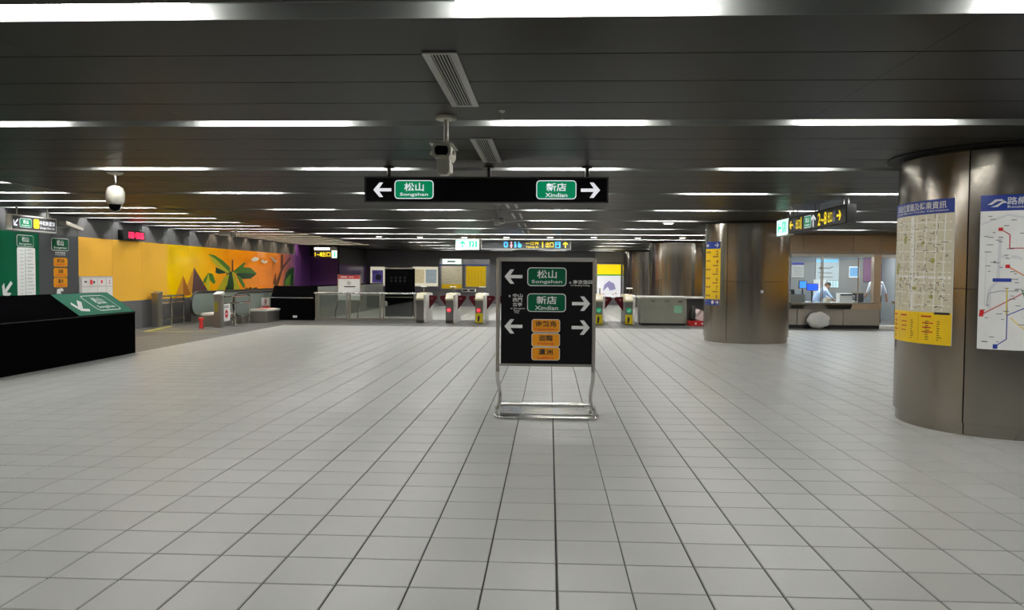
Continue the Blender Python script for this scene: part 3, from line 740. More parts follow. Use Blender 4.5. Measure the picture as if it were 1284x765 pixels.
MB().tube([(tx0, BY+0.015, 0.50), (tx0, BY+0.015, top)], rad, 12).tube([(tx1, BY+0.015, 0.50), (tx1, BY+0.015, top)], rad, 12).box((tx0, BY-0.004, bz1), (tx1, BY+0.034, top+0.01)).box((tx0, BY-0.004, bz0-0.03), (tx1, BY+0.034, bz0)).build('board_frame', SATIN, st, smooth=True)
def arc_leg(x, s):
    # falls from the board, sweeps in and meets the floor loop half way along its side
    return MB().tube([(x, BY+0.015, 0.52), (x, BY+0.015, 0.46), (x+s*0.006, BY+0.02, 0.38), (x+s*0.022, BY+0.03, 0.30), (x+s*0.030, BY+0.04, 0.22), (x+s*0.028, BY+0.05, 0.14), (x+s*0.01, BY+0.07, 0.07), (x-s*0.02, BY+0.12, 0.03)], rad, 12)
arc_leg(tx0, 1).build('leg', CHROME, st, smooth=True); arc_leg(tx1, -1).build('leg', CHROME, st, smooth=True)
lx0, lx1, ly0, ly1 = -0.625, 0.575, 9.07, 10.02
def loop(x0, x1, y0, y1, z, r):
    pts = []
    for cx, cy, s in ((x1-r, y0+r, -90), (x1-r, y1-r, 0), (x0+r, y1-r, 90), (x0+r, y0+r, 180)):
        pts += [(cx + r*math.cos(math.radians(s+18*k)), cy + r*math.sin(math.radians(s+18*k)), z) for k in range(6)]
    return pts + pts[:1]
MB().tube(loop(lx0, lx1, ly0, ly1, 0.025, 0.09), 0.024, 10, cap=False).build('base_loop', CHROME, st, smooth=True)
MB().box((lx0+0.05, 9.22, 0.028), (lx1-0.05, 9.62, 0.05)).build('ballast_plate', CHROME, st, bevel=0.006)

# ================================================================== POSTERS ON THE NEAR COLUMN
cx, cy, R = COLS[0]
am = thing('area_map', 'beige neighbourhood map with blue header and yellow foot, wrapped round the near column', 'map', (cx-R, cy, 0.95))
aw = R*math.radians(57); dm = Drum((cx, cy), R+0.004, math.radians(-200), 0.952); MH = 1.604
MB().shell((cx, cy), R, R+0.004, 0.952, 0.952+MH, math.radians(-200), math.radians(-143), 24).build('backing', PAPER, am)
Decal(dm, 0.001).rect(0, MH-0.155, aw, MH).build('header', BLUE, am)
Decal(dm, 0.001).rect(0, 0.355, aw, MH-0.155).build('map_field', CREAM, am)
Decal(dm, 0.001).rect(0, 0, aw, 0.355).build('foot', YELLOW, am)
Decal(dm, 0.003).text('車站位置圖及轉乘資訊', aw*0.52, MH-0.062, 0.085, aw*0.80, 0.012).text('Location Map and Transfer Information', aw*0.53, MH-0.125, 0.03, aw*0.82, 0.008).build('lettering', WHITE, am)
d = Decal(dm, 0.002)
for x in (0.08, 0.2, 0.33, 0.5, 0.60, 0.74, 0.88, 0.98): d.line([(x, 0.37), (x+0.02, MH-0.17)], 0.012)
for y in (0.45, 0.58, 0.70, 0.82, 0.93, 1.05, 1.16, 1.28, 1.37): d.line([(0.01, y), (aw-0.02, y-0.02)], 0.010)
d.line([(0.56, 0.37), (0.545, MH-0.17)], 0.045); d.line([(0.01, 0.76), (aw-0.02, 0.74)], 0.03)
d.build('street', MAPWHITE, am)
d = Decal(dm, 0.0035)
for k in range(260):
    x, y = random.uniform(0.03, aw-0.08), random.uniform(0.39, MH-0.2)
    if random.random() < 0.6: d.rect(x, y, x+random.uniform(.012, .045), y+0.006)
    else: d.rect(x, y, x+0.006, y+random.uniform(.015, .05))
d.build('small_print', DARKTXT, am)
d = Decal(dm, 0.003)
for x, y, a, b in ((0.40, 1.18, .035, .05), (0.16, 0.82, .06, .05), (0.2, 0.88, .05, .03), (0.72, 1.13, .03, .02), (0.86, 0.93, .03, .03), (0.6, 0.62, .04, .02), (0.3, 0.72, .03, .03), (0.85, 0.53, .03, .02)): d.disc(x, y, a, 12, b)
d.build('park', OLIVE, am)
d = Decal(dm, 0.003)
for x0 in (0.06, 0.33, 0.72):
    d.rect(x0, 0.30, x0+0.14, 0.318)
    for k in range(3): d.rect(x0+0.02, 0.13 + 0.05*k, x0+0.02+random.uniform(.08, .18), 0.142 + 0.05*k)
d.build('small_print', REDTXT, am)
d = Decal(dm, 0.003)
for x0 in (0.12, 0.55, 0.78, 0.93):
    for k in range(9): d.rect(x0, 0.05 + 0.025*k, x0+random.uniform(.02, .06), 0.058 + 0.025*k)
d.rect(0.30, 0.03, 0.303, 0.32).rect(0.68, 0.03, 0.683, 0.33).rect(aw-0.2, 0.335, aw-0.02, 0.36)
d.build('small_print', DARKTXT, am)
rm = thing('route_map', 'white metro route map with blue header on the near column', 'map', (cx-0.3, cy-R, 0.94))
rw = R*math.radians(57); dr = Drum((cx, cy), R+0.004, math.radians(-130), 0.944); RMH = 1.615
MB().shell((cx, cy), R, R+0.004, 0.944, 0.944+RMH, math.radians(-130), math.radians(-73), 24).build('backing', PAPER, rm)
Decal(dr, 0.001).rect(0, RMH-0.165, rw, RMH).build('header', BLUE, rm)
Decal(dr, 0.003).text('路網圖', 0.37, RMH-0.065, 0.08, 0.27).text('Route Map', 0.37, RMH-0.13, 0.035, 0.26).build('lettering', WHITE, rm)
d = Decal(dr, 0.003)
d.poly([(0.06, RMH-0.10), (0.10, RMH-0.10), (0.15, RMH-0.065), (0.21, RMH-0.065), (0.19, RMH-0.045), (0.13, RMH-0.045), (0.09, RMH-0.08)]).poly([(0.09, RMH-0.125), (0.15, RMH-0.125), (0.20, RMH-0.085), (0.24, RMH-0.085), (0.215, RMH-0.065), (0.19, RMH-0.07), (0.14, RMH-0.105)])
d.build('emblem', WHITE, rm)
LR = mat('route_red', (0.50, 0.02, 0.03), 0.5); LB = mat('route_blue', (0.02, 0.05, 0.35), 0.5); LO = mat('route_orange', (0.75, 0.18, 0.02), 0.5); LG = mat('route_green', (0.0, 0.22, 0.09), 0.5); LBR = mat('route_brown', (0.35, 0.17, 0.06), 0.5); LY = mat('route_yellow', (0.85, 0.65, 0.05), 0.5); LGY = mat('route_river', (0.66, 0.68, 0.70), 0.5)
KM = 1.0/340.0
def rp(x, y): return ((x-436)*KM*0.80, (750-y)*KM*0.77)
def rline(pts, m, w=0.009, h=0.003):
    o = Decal(dr, h).line([rp(*p) for p in pts], w).build('route_line', m, rm)
rline([(515,230),(510,430),(480,470),(480,560)], LGY, 0.03, 0.002); rline([(520,320),(580,322),(640,360),(700,380)], LGY, 0.03, 0.002)
rline([(440,170),(540,130),(640,150),(720,200)], LGY, 0.02, 0.002)
rline([(515,195),(550,220),(550,282),(640,282),(700,330),(700,480),(720,600)], LR)
rline([(545,365),(620,415),(700,470),(760,500)], LO); rline([(450,590),(540,530),(640,465),(730,410)], LR)
rline([(545,465),(548,590),(548,700),(505,735)], LB); rline([(548,590),(640,540),(760,520)], LB)
rline([(462,300),(462,550)], LGY, 0.008); rline([(470,550),(475,490),(520,478),(590,478)], mat('route_grey', (0.35, 0.37, 0.42), 0.5), 0.008)
rline([(600,470),(640,600),(700,680)], LG); rline([(545,465),(545,590)], LY, 0.010, 0.0035); rline([(560,600),(600,640),(680,700),(760,730)], LY)
rline([(660,300),(760,300),(760,480)], LBR)
d = Decal(dr, 0.005)
for k in range(130):
    x, y = random.uniform(0.03, rw-0.1), random.uniform(0.06, RMH-0.22); d.rect(x, y, x+random.uniform(.02, .06), y+0.007)
d.build('small_print', mat('print_grey', (0.16, 0.16, 0.18), 0.6), rm)
d = Decal(dr, 0.006)
for p in ((515,195),(545,365),(450,590),(452,575)): d.rrect(rp(*p)[0]-.02, rp(*p)[1]-.018, rp(*p)[0]+.02, rp(*p)[1]+.018, .006)
d.build('terminus_mark', RED, rm)
Decal(dr, 0.006).rrect(*rp(498, 745), *rp(516, 725), 0.006).rect(*rp(490, 436), *rp(560, 420)).build('terminus_mark', LB, rm)

# exit list on the second column
cx, cy, R = COLS[1]
el = thing('exit_list', 'tall yellow exit list with blue ends on the second steel column', 'sign', (cx-R, cy, 0.95))
ew_ = R*math.radians(34.5); de = Drum((cx, cy), R+0.006, math.radians(-174.5), 0.955); EH = 1.638
MB().shell((cx, cy), R, R+0.006, 0.955, 0.955+EH, math.radians(-174.5), math.radians(-140), 12).build('backing', YELLOW, el)
Decal(de, 0.001).rect(0, EH-0.18, ew_, EH).build('header', BLUE, el); Decal(de, 0.001).rect(0, 0, ew_, 0.155).build('foot', BLUE, el)
Decal(de, 0.003).arrow(ew_-0.12, EH-0.09, 0.14, 0, 0.2).arrow(ew_-0.09, 0.078, 0.12, 0, 0.2).disc(ew_-0.25, 0.078, 0.05, 12).rect(0.06, EH-0.12, 0.2, EH-0.06).build('arrow', WHITE, el)
d = Decal(de, 0.003)
for k, n in enumerate(('2', '4', '5', '6', '7', '8')):
    z = EH - 0.29 - k*0.225
    d.text(n, ew_-0.1, z, 0.11)
    for q in range(3): d.rect(0.05 + 0.09*q, z+0.0, 0.11 + 0.09*q, z+0.045)
    d.rect(ew_-0.26, z-0.11, ew_-0.06, z-0.085)
d.build('lettering', mat('print_brown_red', (0.25, 0.06, 0.02), 0.5), el)
Decal(Drum((cx, cy), R+0.001, math.radians(-85), 1.29), 0.002).rect(0, 0, 0.07, 0.07).build('small_label', WHITE, el)

# ================================================================== BLACK PARAPETS
bp = thing('black_parapet', 'long gloss black parapet with green Songshan sign on its sloping top, at left', 'parapet', (-8.9, 12, 0))
PY0, PY1 = 5.0, 16.0
prof = [(-8.70, 0.0), (-8.70, 0.868), (-9.30, 1.268), (-9.42, 1.268), (-9.42, 0.0)]
MB().prism([(x, PY0, z) for x, z in prof], (0, PY1-PY0, 0)).build('body', BLACK, bp)
MB().box((-8.698, PY0, 0.845), (-8.69, PY1, 0.866)).build('edge_strip', mat('parapet_edge', (0.05, 0.05, 0.05), 0.2, 0.8), bp)
fp = Frame((-8.70, 0, 0.868), (0, 1, 0), (-0.6, 0, 0.4)); SL = math.hypot(0.6, 0.4)
sy0 = on_x(100, 395, -8.70).y
Decal(fp, 0.004).poly([(sy0, 0.01), (PY1-0.02, 0.01), (PY1-0.02, SL-0.01), (sy0+0.05, SL-0.01)]).build('sign_face', mat('parapet_sign_green', (0.005, 0.13, 0.075), 0.5, spec=0.1), bp)
d = Decal(fp, 0.006)
ax, ay = sy0+0.42, SL*0.42
d.arrow(ax, ay, 0.44, -135, 0.2, 1.1); d.build('arrow', WHITE, bp)
badge(fp, sy0+0.80, 0.11, sy0+1.62, SL-0.09, '松山', 'Songshan', MATS['parapet_sign_green'], WHITE, WHITE, WHITE, bp, zw=0.42, ew=0.7)

p2 = thing('stair_parapet', 'black and grey parapet round the stairwell beside the escalator', 'parapet', (-9.3, 28, 0))
prof = [(28.0, 0.0), (28.0, 0.83), (28.42, 1.24), (28.55, 1.24), (28.55, 0.0)]
MB().prism([(-10.15, y, z) for y, z in prof], (1.58, 0, 0)).build('front', BLACK, p2)
MB().box((-10.15, 27.99, 0.80), (-8.57, 28.0, 0.835)).build('edge_strip', mat('edge_silver', (0.45, 0.46, 0.48), 0.2, 0.8), p2)
MB().box((-8.72, 28.55, 0.0), (-8.57, 40.0, 1.22)).build('side', mat('parapet_side_grey', (0.22, 0.225, 0.21), 0.3), p2)
MB().box((-9.0, 28.55, 1.22), (-8.57, 40.0, 1.25)).build('cap', BLACK, p2)
Decal(Frame((-10.15, 28.0, 0), (1, 0, 0), (0, 0, 1)), 0.003).rect(0.82, 0.09, 0.98, 0.17).build('socket_plate', WHITE, p2)

# ================================================================== ESCALATOR
ec = thing('escalator', 'escalator with green-grey glass sides and black handrails beside the mural', 'escalator', (-11.2, 28, 0))
EY0, EY1 = 25.5, 34.0
for X in (-11.92, -10.48):
    zb, zt = 0.30, 1.00
    pts = [(X, EY1, zt)]
    pts += [(X, EY0 + 0.36 + 0.36*math.cos(math.radians(a)), (zb+zt)/2 + 0.36*math.sin(math.radians(a))) for a in range(90, 271, 15)]
    pts += [(X, EY1, zb-0.02)]
    MB().prism([(X-0.008, y, z) for _, y, z in pts], (0.016, 0, 0)).build('glass_panel', ESCG, ec)
    hp_ = [(X, EY1, zt+0.03)] + [(X, EY0+0.36 + 0.41*math.cos(math.radians(a)), (zb+zt)/2 + 0.39*math.sin(math.radians(a))) for a in range(90, 261, 10)]
    MB().tube(hp_, 0.04, 8).build('handrail', RUBBER, ec, smooth=True)
    MB().box((X-0.14, EY0+0.25, 0.0), (X+0.14, EY1, 0.29)).build('skirt', SATIN, ec)
MB().box((-11.78, 25.3, 0.002), (-10.62, 27.2, 0.016)).build('landing_plate', SATIN, ec)
for k in range(12): MB().box((-11.78, 27.25 + 0.4*k, 0.002), (-10.62, 27.62 + 0.4*k, 0.014)).build('step', mat('step_grey', (0.08, 0.08, 0.08), 0.5, 0.6), ec)
FN = Frame((-10.47, 0, 0), (0, 1, 0), (0, 0, 1))
nt = thing('glass_notice', 'small white notice with prohibition ring and red foot on the escalator glass', 'sign', (-10.46, 28.6, 0.55))
p, q = on_x(328, 373.5, -10.46), on_x(337.5, 388, -10.46)
MB().box((-10.468, p.y, q.z), (-10.456, q.y, p.z)).build('plate', PAPER, nt)
FN = Frame((-10.456, p.y, q.z), (0, 1, 0), (0, 0, 1)); nw, nh = q.y-p.y, p.z-q.z
Decal(FN, 0.003).rect(0.02, 0.01, nw-0.02, nh*0.32).build('foot', RED, nt)
Decal(FN, 0.003).ring(nw/2, nh*0.66, nh*0.17, nh*0.24).line([(nw/2-nh*.16, nh*.82), (nw/2+nh*.16, nh*.5)], nh*.06).build('ring', RED, nt)
Decal(FN, 0.004).disc(nw/2, nh*0.66, nh*0.1).build('pictogram', DARKTXT, nt)

def low_box(name, label, x0, x1, y0, y1, z, red):
    t = thing(name, label, 'guard box', ((x0+x1)/2, (y0+y1)/2, 0))
    MB().box((x0, y0, 0.0), (x1, y1, z-0.05)).build('body', SATIN, t, bevel=0.012)
    MB().prism([(x0-0.02, y0-0.02, z-0.05), (x1+0.02, y0-0.02, z-0.05), (x1+0.02, y0-0.02, z), (x0-0.02, y0-0.02, z+0.02)], (0, y1-y0+0.04, 0)).build('top', WPLAST, t)
    if red:
        f = Frame((x0, y0, z+0.012), (1, 0, 0), (0, 1, 0))
        for a in (0.12, 0.42, 0.78): Decal(f, 0.014).rect(0.05, a, x1-x0-0.06, a+0.24).build('notice', mat('notice_salmon', (0.70, 0.18, 0.13), 0.5), t)
    return t
low_box('guard_box', 'low steel box with white top behind the red post', -11.0, -10.42, 24.25, 25.2, 0.40, False)
low_box('notice_box', 'low steel box with red notices on its white top, left of the black stairwell parapet', -10.30, -9.72, 26.45, 27.7, 0.44, True)
rb = thing('red_post', 'short red post standing before the low steel box', 'post', (-10.6, 23.3, 0))
MB().lathe((-10.6, 23.3, 0), [(0.07, 0), (0.075, 0.02), (0.055, 0.05), (0.055, 0.24), (0.085, 0.25), (0.085, 0.31), (0.06, 0.33)], 16).build('body', RED, rb, smooth=True)
MB().lathe((-10.6, 23.3, 0.33), [(0.05, 0), (0.045, 0.015), (0.01, 0.02)], 14).build('cap', mat('brass_cap', (0.6, 0.45, 0.2), 0.3, 1.0), rb, smooth=True)

def guide_rail(name, label, px, py, y1, sign):
    t = thing(name, label, 'railing', (px, py, 0))
    MB().box((px-0.11, py, 0), (px+0.11, py+0.26, 1.02)).build('post', SATIN, t, bevel=0.01)
    MB().prism([(px-0.12, py-0.01, 1.02), (px-0.12, py+0.28, 1.02), (px-0.12, py+0.28, 1.12), (px-0.12, py-0.01, 1.05)], (0.24, 0, 0)).build('post_cap', WPLAST if sign else SATIN, t)
    for z in (0.95, 0.72, 0.22): MB().tube([(px, py+0.2, z), (px, y1, z)], 0.028, 8).build('bar', CHROME, t, smooth=True)
    for y in ((py+y1)/2+0.1, y1): MB().tube([(px, y, 0), (px, y, 0.98)], 0.03, 8).build('upright', CHROME, t, smooth=True)
    return t
guide_rail('guide_rail', 'steel guide railing against the mural wall at the escalator entrance', -12.25, 23.7, 25.6, False)
g2 = guide_rail('guide_rail', 'steel guide railing with no-entry sign between escalator and low box', -10.28, 23.7, 26.3, True)
Decal(Frame((-10.39, 23.7, 0), (1, 0, 0), (0, 0, 1)), 0.004).rect(0.03, 0.5, 0.13, 0.78).build('sticker', mat('sticker_olive', (0.35, 0.30, 0.02), 0.5), g2)
ne = thing('no_entry_sign', 'small white sign with red no-entry disc on the guide railing', 'sign', (-10.24, 24.5, 0.3))
p, q = on_x(279, 381.5, -10.24), on_x(288.5, 402, -10.24)
MB().box((-10.25, p.y, q.z), (-10.236, q.y, p.z)).build('plate', PAPER, ne)
FN = Frame((-10.236, p.y, q.z), (0, 1, 0), (0, 0, 1)); nw, nh = q.y-p.y, p.z-q.z
Decal(FN, 0.003).disc(nw/2, nh*0.42, nh*0.22, 24, nh*0.24).build('disc', RED, ne)
Decal(FN, 0.005).rect(nw/2-nh*.14, nh*0.39, nw/2+nh*.14, nh*0.46).build('bar', PAPER, ne)
Decal(FN, 0.003).rect(nw*.2, nh*.86, nw*.8, nh*.89).rect(nw*.2, nh*.78, nw*.8, nh*.81).build('small_print', DARKTXT, ne)
fmk = thing('floor_marking', 'yellow corner marking on the dark floor before the escalator', 'floor marking', (-10.6, 22.5, 0))
YF = mat('floor_paint_yellow', (0.55, 0.50, 0.08), 0.5)
ff2 = Frame((0, 0, 0.001), (1, 0, 0), (0, 1, 0))
Decal(ff2, 0.003).line([(-11.6, 21.8), (-9.5, 22.05)], 0.13).build('stripe', YF, fmk); Decal(ff2, 0.003).line([(-11.55, 21.8), (-11.95, 24.2)], 0.13).build('stripe', YF, fmk)
Decal(ff2, 0.003).line([(-11.7, 22.6), (-11.1, 22.9)], 0.10).build('stripe', YF, fmk)

# ================================================================== TICKET GATES
GY = 27.12
def make_gate():
    t = thing('ticket_gate', '', 'ticket gate', (0, GY, 0))
    w = 0.135
    MB().prism([(-w, GY+0.10, 0.0), (-w, GY+0.02, 0.10), (-w, GY+0.03, 0.62), (-w, GY+0.0, 0.80), (-w, GY+1.55, 0.80), (-w, GY+1.55, 0.0)], (2*w, 0, 0)).build('body', mat('gate_grey', (0.15, 0.145, 0.13), 0.4, 0.2), t)
    side = MB()
    prof = [(GY+0.06, 0.0), (GY+0.0, 0.14), (GY+0.02, 0.30), (GY+0.05, 0.55), (GY-0.01, 0.76), (GY-0.03, 0.98), (GY+0.05, 1.03), (GY+1.5, 1.03), (GY+1.58, 0.95), (GY+1.58, 0.0)]
    side.prism([(w, y, z) for y, z in prof], (0.075, 0, 0)); side.build('side_cowl', WPLAST, t)
    MB().prism([(-w-0.005, GY-0.02, 0.80), (-w-0.005, GY-0.04, 0.86), (-w-0.005, GY+0.22, 1.04), (-w-0.005, GY+1.5, 1.04), (-w-0.005, GY+1.55, 0.80)], (2*w, 0, 0)).build('reader_top', mat('gate_cream', (0.70, 0.64, 0.45), 0.4), t)
    f = Frame((-w, GY-0.04, 0.86), (1, 0, 0), (0, 0.26, 0.18))
    Decal(f, 0.004).rect(0.04, 0.08, 0.2, 0.2).build('reader_pad', WPLAST, t)
    MB().tube([(0.06, GY+0.5, 1.04), (0.06, GY+0.5, 1.25)], 0.022, 8).build('lamp_pole', CHROME, t)
    MB().lathe((0.06, GY+0.5, 1.25), [(0.10, 0), (0.12, 0.015), (0.10, 0.035)], 16).build('lamp_disc', WPLAST, t, smooth=True)
    for s in (-1, 1):
        x = w + 0.07 if s > 0 else -w
        MB().prism([(x, GY+0.75, 0.96), (x+s*0.26, GY+0.75, 0.95), (x+s*0.31, GY+0.75, 0.90), (x+s*0.29, GY+0.75, 0.83), (x, GY+0.75, 0.44)], (0, 0.03, 0)).build('flap', DKRED, t)
        Decal(Frame((0, GY+0.748, 0), (1, 0, 0), (0, 0, 1)), 0.003).ring(x+s*0.10, 0.84, 0.022, 0.034, 12).build('flap_mark', mat('flap_mark_pink', (0.5, 0.2, 0.2), 0.5), t)
    return t
gx = [-4.52 + 1.04*k for k in range(8)]
names = ['leftmost grey ticket gate, beside the steel railing', 'second ticket gate from the railing, with red stop light', 'third ticket gate from the railing, with yellow sticker', 'fourth ticket gate from the railing, behind the direction stand', 'fifth ticket gate from the railing, behind the direction stand', 'sixth ticket gate from the railing, behind the direction stand', 'ticket gate just right of the direction stand', 'rightmost ticket gate, with green tick, beside the counter']
g0 = make_gate()
gates = [g0] + [copy_tree(g0, None) for _ in range(7)]
def drop_flap(g, side):
    for ch in [x for x in scene.objects if x.parent == g and x.name.split('.')[0] in ('flap', 'flap_mark')]:
        if (sum(v.co.x for v in ch.data.vertices)/len(ch.data.vertices))*side > 0: bpy.data.objects.remove(ch)
drop_flap(gates[0], -1); drop_flap(gates[7], 1)
for k, g in enumerate(gates):
    g.location.x = gx[k]; g['label'] = names[k]; g['group'] = 'row of ticket gates'; ORG[g.name] = g.location.copy()
    f = Frame((gx[k], GY+0.015, 0), (1, 0, 0), (0, 0, 1))
    if k in (0, 1, 2, 3, 4, 5):
        if k: Decal(f, 0.012).disc(-0.02, 0.46, 0.075, 16).build('stop_light', mat('stop_red', (0.7, 0.03, 0.05), 0.4, emit=0.5, ecol=(0.8, 0.03, 0.06)), g)
        if k: Decal(f, 0.016).rect(-0.06, 0.448, 0.02, 0.472).build('stop_bar', WHITE, g)
    if k >= 6:
        Decal(f, 0.012).disc(0.0, 0.5, 0.085, 16).build('go_light', mat('go_green', (0.0, 0.3, 0.12), 0.4, emit=0.3, ecol=(0, 0.5, 0.2)), g)
        Decal(f, 0.016).line([(-0.05, 0.5), (-0.01, 0.46), (0.06, 0.54)], 0.03).build('tick', WHITE, g)
    if k in (2, 6, 7):
        Decal(f, 0.012).rect(-0.125, 0.03, 0.125, 0.36).build('sticker', mat('sticker_yellow', (0.62, 0.50, 0.0), 0.45), g)
        Decal(f, 0.015).poly([(-0.05, 0.06), (0.0, 0.06), (0.03, 0.2), (0.0, 0.3), (-0.05, 0.24)]).build('pictogram', DARKTXT, g)

# railing left of the gates
rl = thing('railing', 'steel railing with glass panels between stairwell parapet and ticket gates', 'railing', (-6.6, 27.95, 0))
RY = 27.95
MB().tube([(-8.52, RY, 1.0), (-4.75, RY, 1.0)], 0.035, 10).build('top_rail', CHROME, rl, smooth=True)
MB().box((-8.5, RY-0.02, 0.03), (-4.75, RY+0.02, 0.11)).build('bottom_rail', SATIN, rl)
for x in (-8.45, -8.38, -7.32, -7.22, -6.1, -5.98, -4.85):
    MB().box((x-0.03, RY-0.03, 0), (x+0.03, RY+0.03, 0.99)).build('post', SATIN, rl)
for a, b in ((-8.34, -7.36), (-7.18, -6.14), (-5.94, -4.9)):
    MB().box((a, RY-0.006, 0.12), (b, RY+0.006, 0.93)).build('glass_panel', RAILG, rl)
MB().lathe((-5.9, RY-0.05, 0.55), [(0.06, 0), (0.07, 0.02), (0.07, 0.14), (0.03, 0.18)], 12).build('lock', SATIN, rl, smooth=True)

nb = thing('notice_stand', 'white notice board with red heading on a steel stand behind the railing', 'notice board', (-7.9, 29.3, 0))
NY = 29.3
p, q = on_y(424, 345, NY), on_y(451, 376.5, NY)
MB().box((p.x, NY, q.z), (q.x, NY+0.02, p.z)).build('board', PAPER, nb)
fN = Frame((p.x, NY, q.z), (1, 0, 0), (0, 0, 1)); nw, nh = q.x-p.x, p.z-q.z
Decal(fN, 0.003).rect(0, nh-0.14, nw, nh).build('heading', mat('heading_red', (0.55, 0.06, 0.07), 0.4), nb)
Decal(fN, 0.005).rect(0.1, nh-0.09, 0.34, nh-0.05).rect(0.4, nh-0.08, 0.6, nh-0.06).build('small_print', PAPER, nb)
Decal(fN, 0.003).rect(nw*.28, nh*.52, nw*.80, nh*.56).build('small_print', DARKTXT, nb)
d = Decal(fN, 0.003)
for k in range(3): d.rect(nw*.15, nh*(.28-.05*k), nw*.75, nh*(.29-.05*k))
d.disc(nw*0.5, nh*0.68, 0.08, 16); d.build('small_print', MAPGREY, nb)
MB().tube([(p.x-0.02, NY+0.03, q.z-0.1), (p.x-0.02, NY+0.03, p.z+0.02), (q.x+0.02, NY+0.03, p.z+0.02), (q.x+0.02, NY+0.03, q.z-0.1)], 0.02, 8).build('frame', mat('frame_copper', (0.5, 0.36, 0.27), 0.3, 0.9), nb)
for x, s in ((p.x-0.02, -1), (q.x+0.02, 1)):
    MB().tube([(x, NY+0.03, q.z-0.08), (x, NY+0.02, 0.55), (x-0.07, NY, 0.35), (x-0.10, NY, 0.03), (x-0.10, NY-0.3, 0.03)], 0.025, 8).build('leg', CHROME, nb, smooth=True)

kk = thing('black_kiosk', 'tall black kiosk standing behind the railing gate', 'kiosk', (-6, 31.1, 0))
KY = 31.1
p, q = on_y(483, 336.5, KY), on_y(517, 396.5, KY)
MB().box((p.x, KY+0.01, 0.0), (q.x, KY+0.6, p.z)).build('case', BLACK, kk, bevel=0.01)
MB().box((p.x, KY-0.005, p.z-0.02), (q.x, KY+0.2, p.z+0.03)).build('top_trim', SATIN, kk)
d = Decal(Frame((p.x, KY+0.01, 0), (1, 0, 0), (0, 0, 1)), 0.003)
for k in range(4):
    for j in range(2): d.rect(0.2 + 0.18*k, p.z-0.45+0.13*j-0.1, 0.3 + 0.18*k, p.z-0.45+0.13*j)
d.build('slot', mat('kiosk_slot', (0.008, 0.008, 0.009), 0.5, spec=0.1), kk)
MB().box((p.x-0.01, KY-0.02, 0.76), (q.x+0.01, KY+0.02, 0.80)).build('shelf', SATIN, kk)

# counter right of the gates
ct = thing('gate_counter', 'grey-green steel counter with a green notice, right of the ticket gates', 'counter', (4.0, 27.1, 0))
CY = 27.05
MB().box((3.15, CY, 0.08), (4.72, CY+0.9, 0.94)).build('body', CABG, ct)
MB().box((3.18, CY+0.04, 0.0), (4.70, CY+0.86, 0.08)).build('kick', MBLACK, ct)
for a, b in ((3.24, 3.93), (3.96, 4.68)): MB().box((a, CY-0.015, 0.12), (b, CY, 0.70)).build('door', mat('counter_door', (0.28, 0.28, 0.235), 0.4), ct)
for a in (3.5, 3.98, 4.42): MB().box((a, CY-0.02, 0.82), (a+0.14, CY, 0.85)).build('pull', CHROME, ct)
MB().box((3.08, CY-0.05, 0.94), (4.76, CY+0.95, 1.0)).build('worktop', WPLAST, ct)
Decal(Frame((3.15, CY-0.015, 0), (1, 0, 0), (0, 0, 1)), 0.004).rect(1.14, 0.44, 1.42, 0.70).build('notice', mat('notice_mint', (0.25, 0.55, 0.35), 0.5), ct)
bl = thing('barrier_rail', 'pale barrier shelf running from the counter to the steel column', 'barrier', (5.3, 27.6, 0))
MB().box((4.78, 27.5, 0.93), (6.6, 27.9, 0.99)).build('shelf', WPLAST, bl)
MB().box((5.55, 27.55, 0), (6.6, 27.85, 0.92)).build('panel', GREYL, bl)
MB().box((4.80, 27.8, 0), (5.55, 27.85, 0.92)).build('back_panel', WALLG, bl)
rbx = one('red_crate', 'low red crate on the floor beside the counter', 'crate', MB().box((4.80, 27.0, 0.0), (5.36, 27.45, 0.16)).box((4.78, 26.98, 0.14), (5.38, 27.47, 0.17)), RED)
Decal(Frame((4.80, 27.0, 0), (1, 0, 0), (0, 0, 1)), 0.003).rect(0.2, 0.05, 0.26, 0.11).build('mark', WPLAST, rbx)
Decal(Frame((4.80, 27.0, 0), (1, 0, 0), (0, 0, 1)), 0.003).rect(0.42, 0.05, 0.5, 0.11).build('mark', WPLAST, rbx)
bag = MB().lathe((4.98, 27.25, 0.17), [(0.10, 0), (0.15, 0.06), (0.14, 0.28), (0.10, 0.42), (0.03, 0.5)], 14)
bgo = one('dark_bag', 'dark bag standing in the red crate', 'bag', bag, MBLACK, smooth=True)
cl = MB(); n = 8
vs = [(5.02 + 0.34*i/n, 26.98 + 0.12*math.sin(i*1.3+j)*0.3, 0.60 - 0.36*j/n - 0.10*i/n + 0.015*math.sin(3*i+2*j)) for j in range(n+1) for i in range(n+1)]
cl.add(vs, [(j*(n+1)+i, j*(n+1)+i+1, (j+1)*(n+1)+i+1, (j+1)*(n+1)+i) for j in range(n) for i in range(n)])
cl.add([(x, y+0.03, z) for x, y, z in vs], [((j+1)*(n+1)+i, (j+1)*(n+1)+i+1, j*(n+1)+i+1, j*(n+1)+i) for j in range(n) for i in range(n)])
one('pale_cloth', 'pale pink cloth hanging over the red crate', 'cloth', cl, mat('cloth_pink', (0.72, 0.58, 0.58), 0.8), smooth=True)

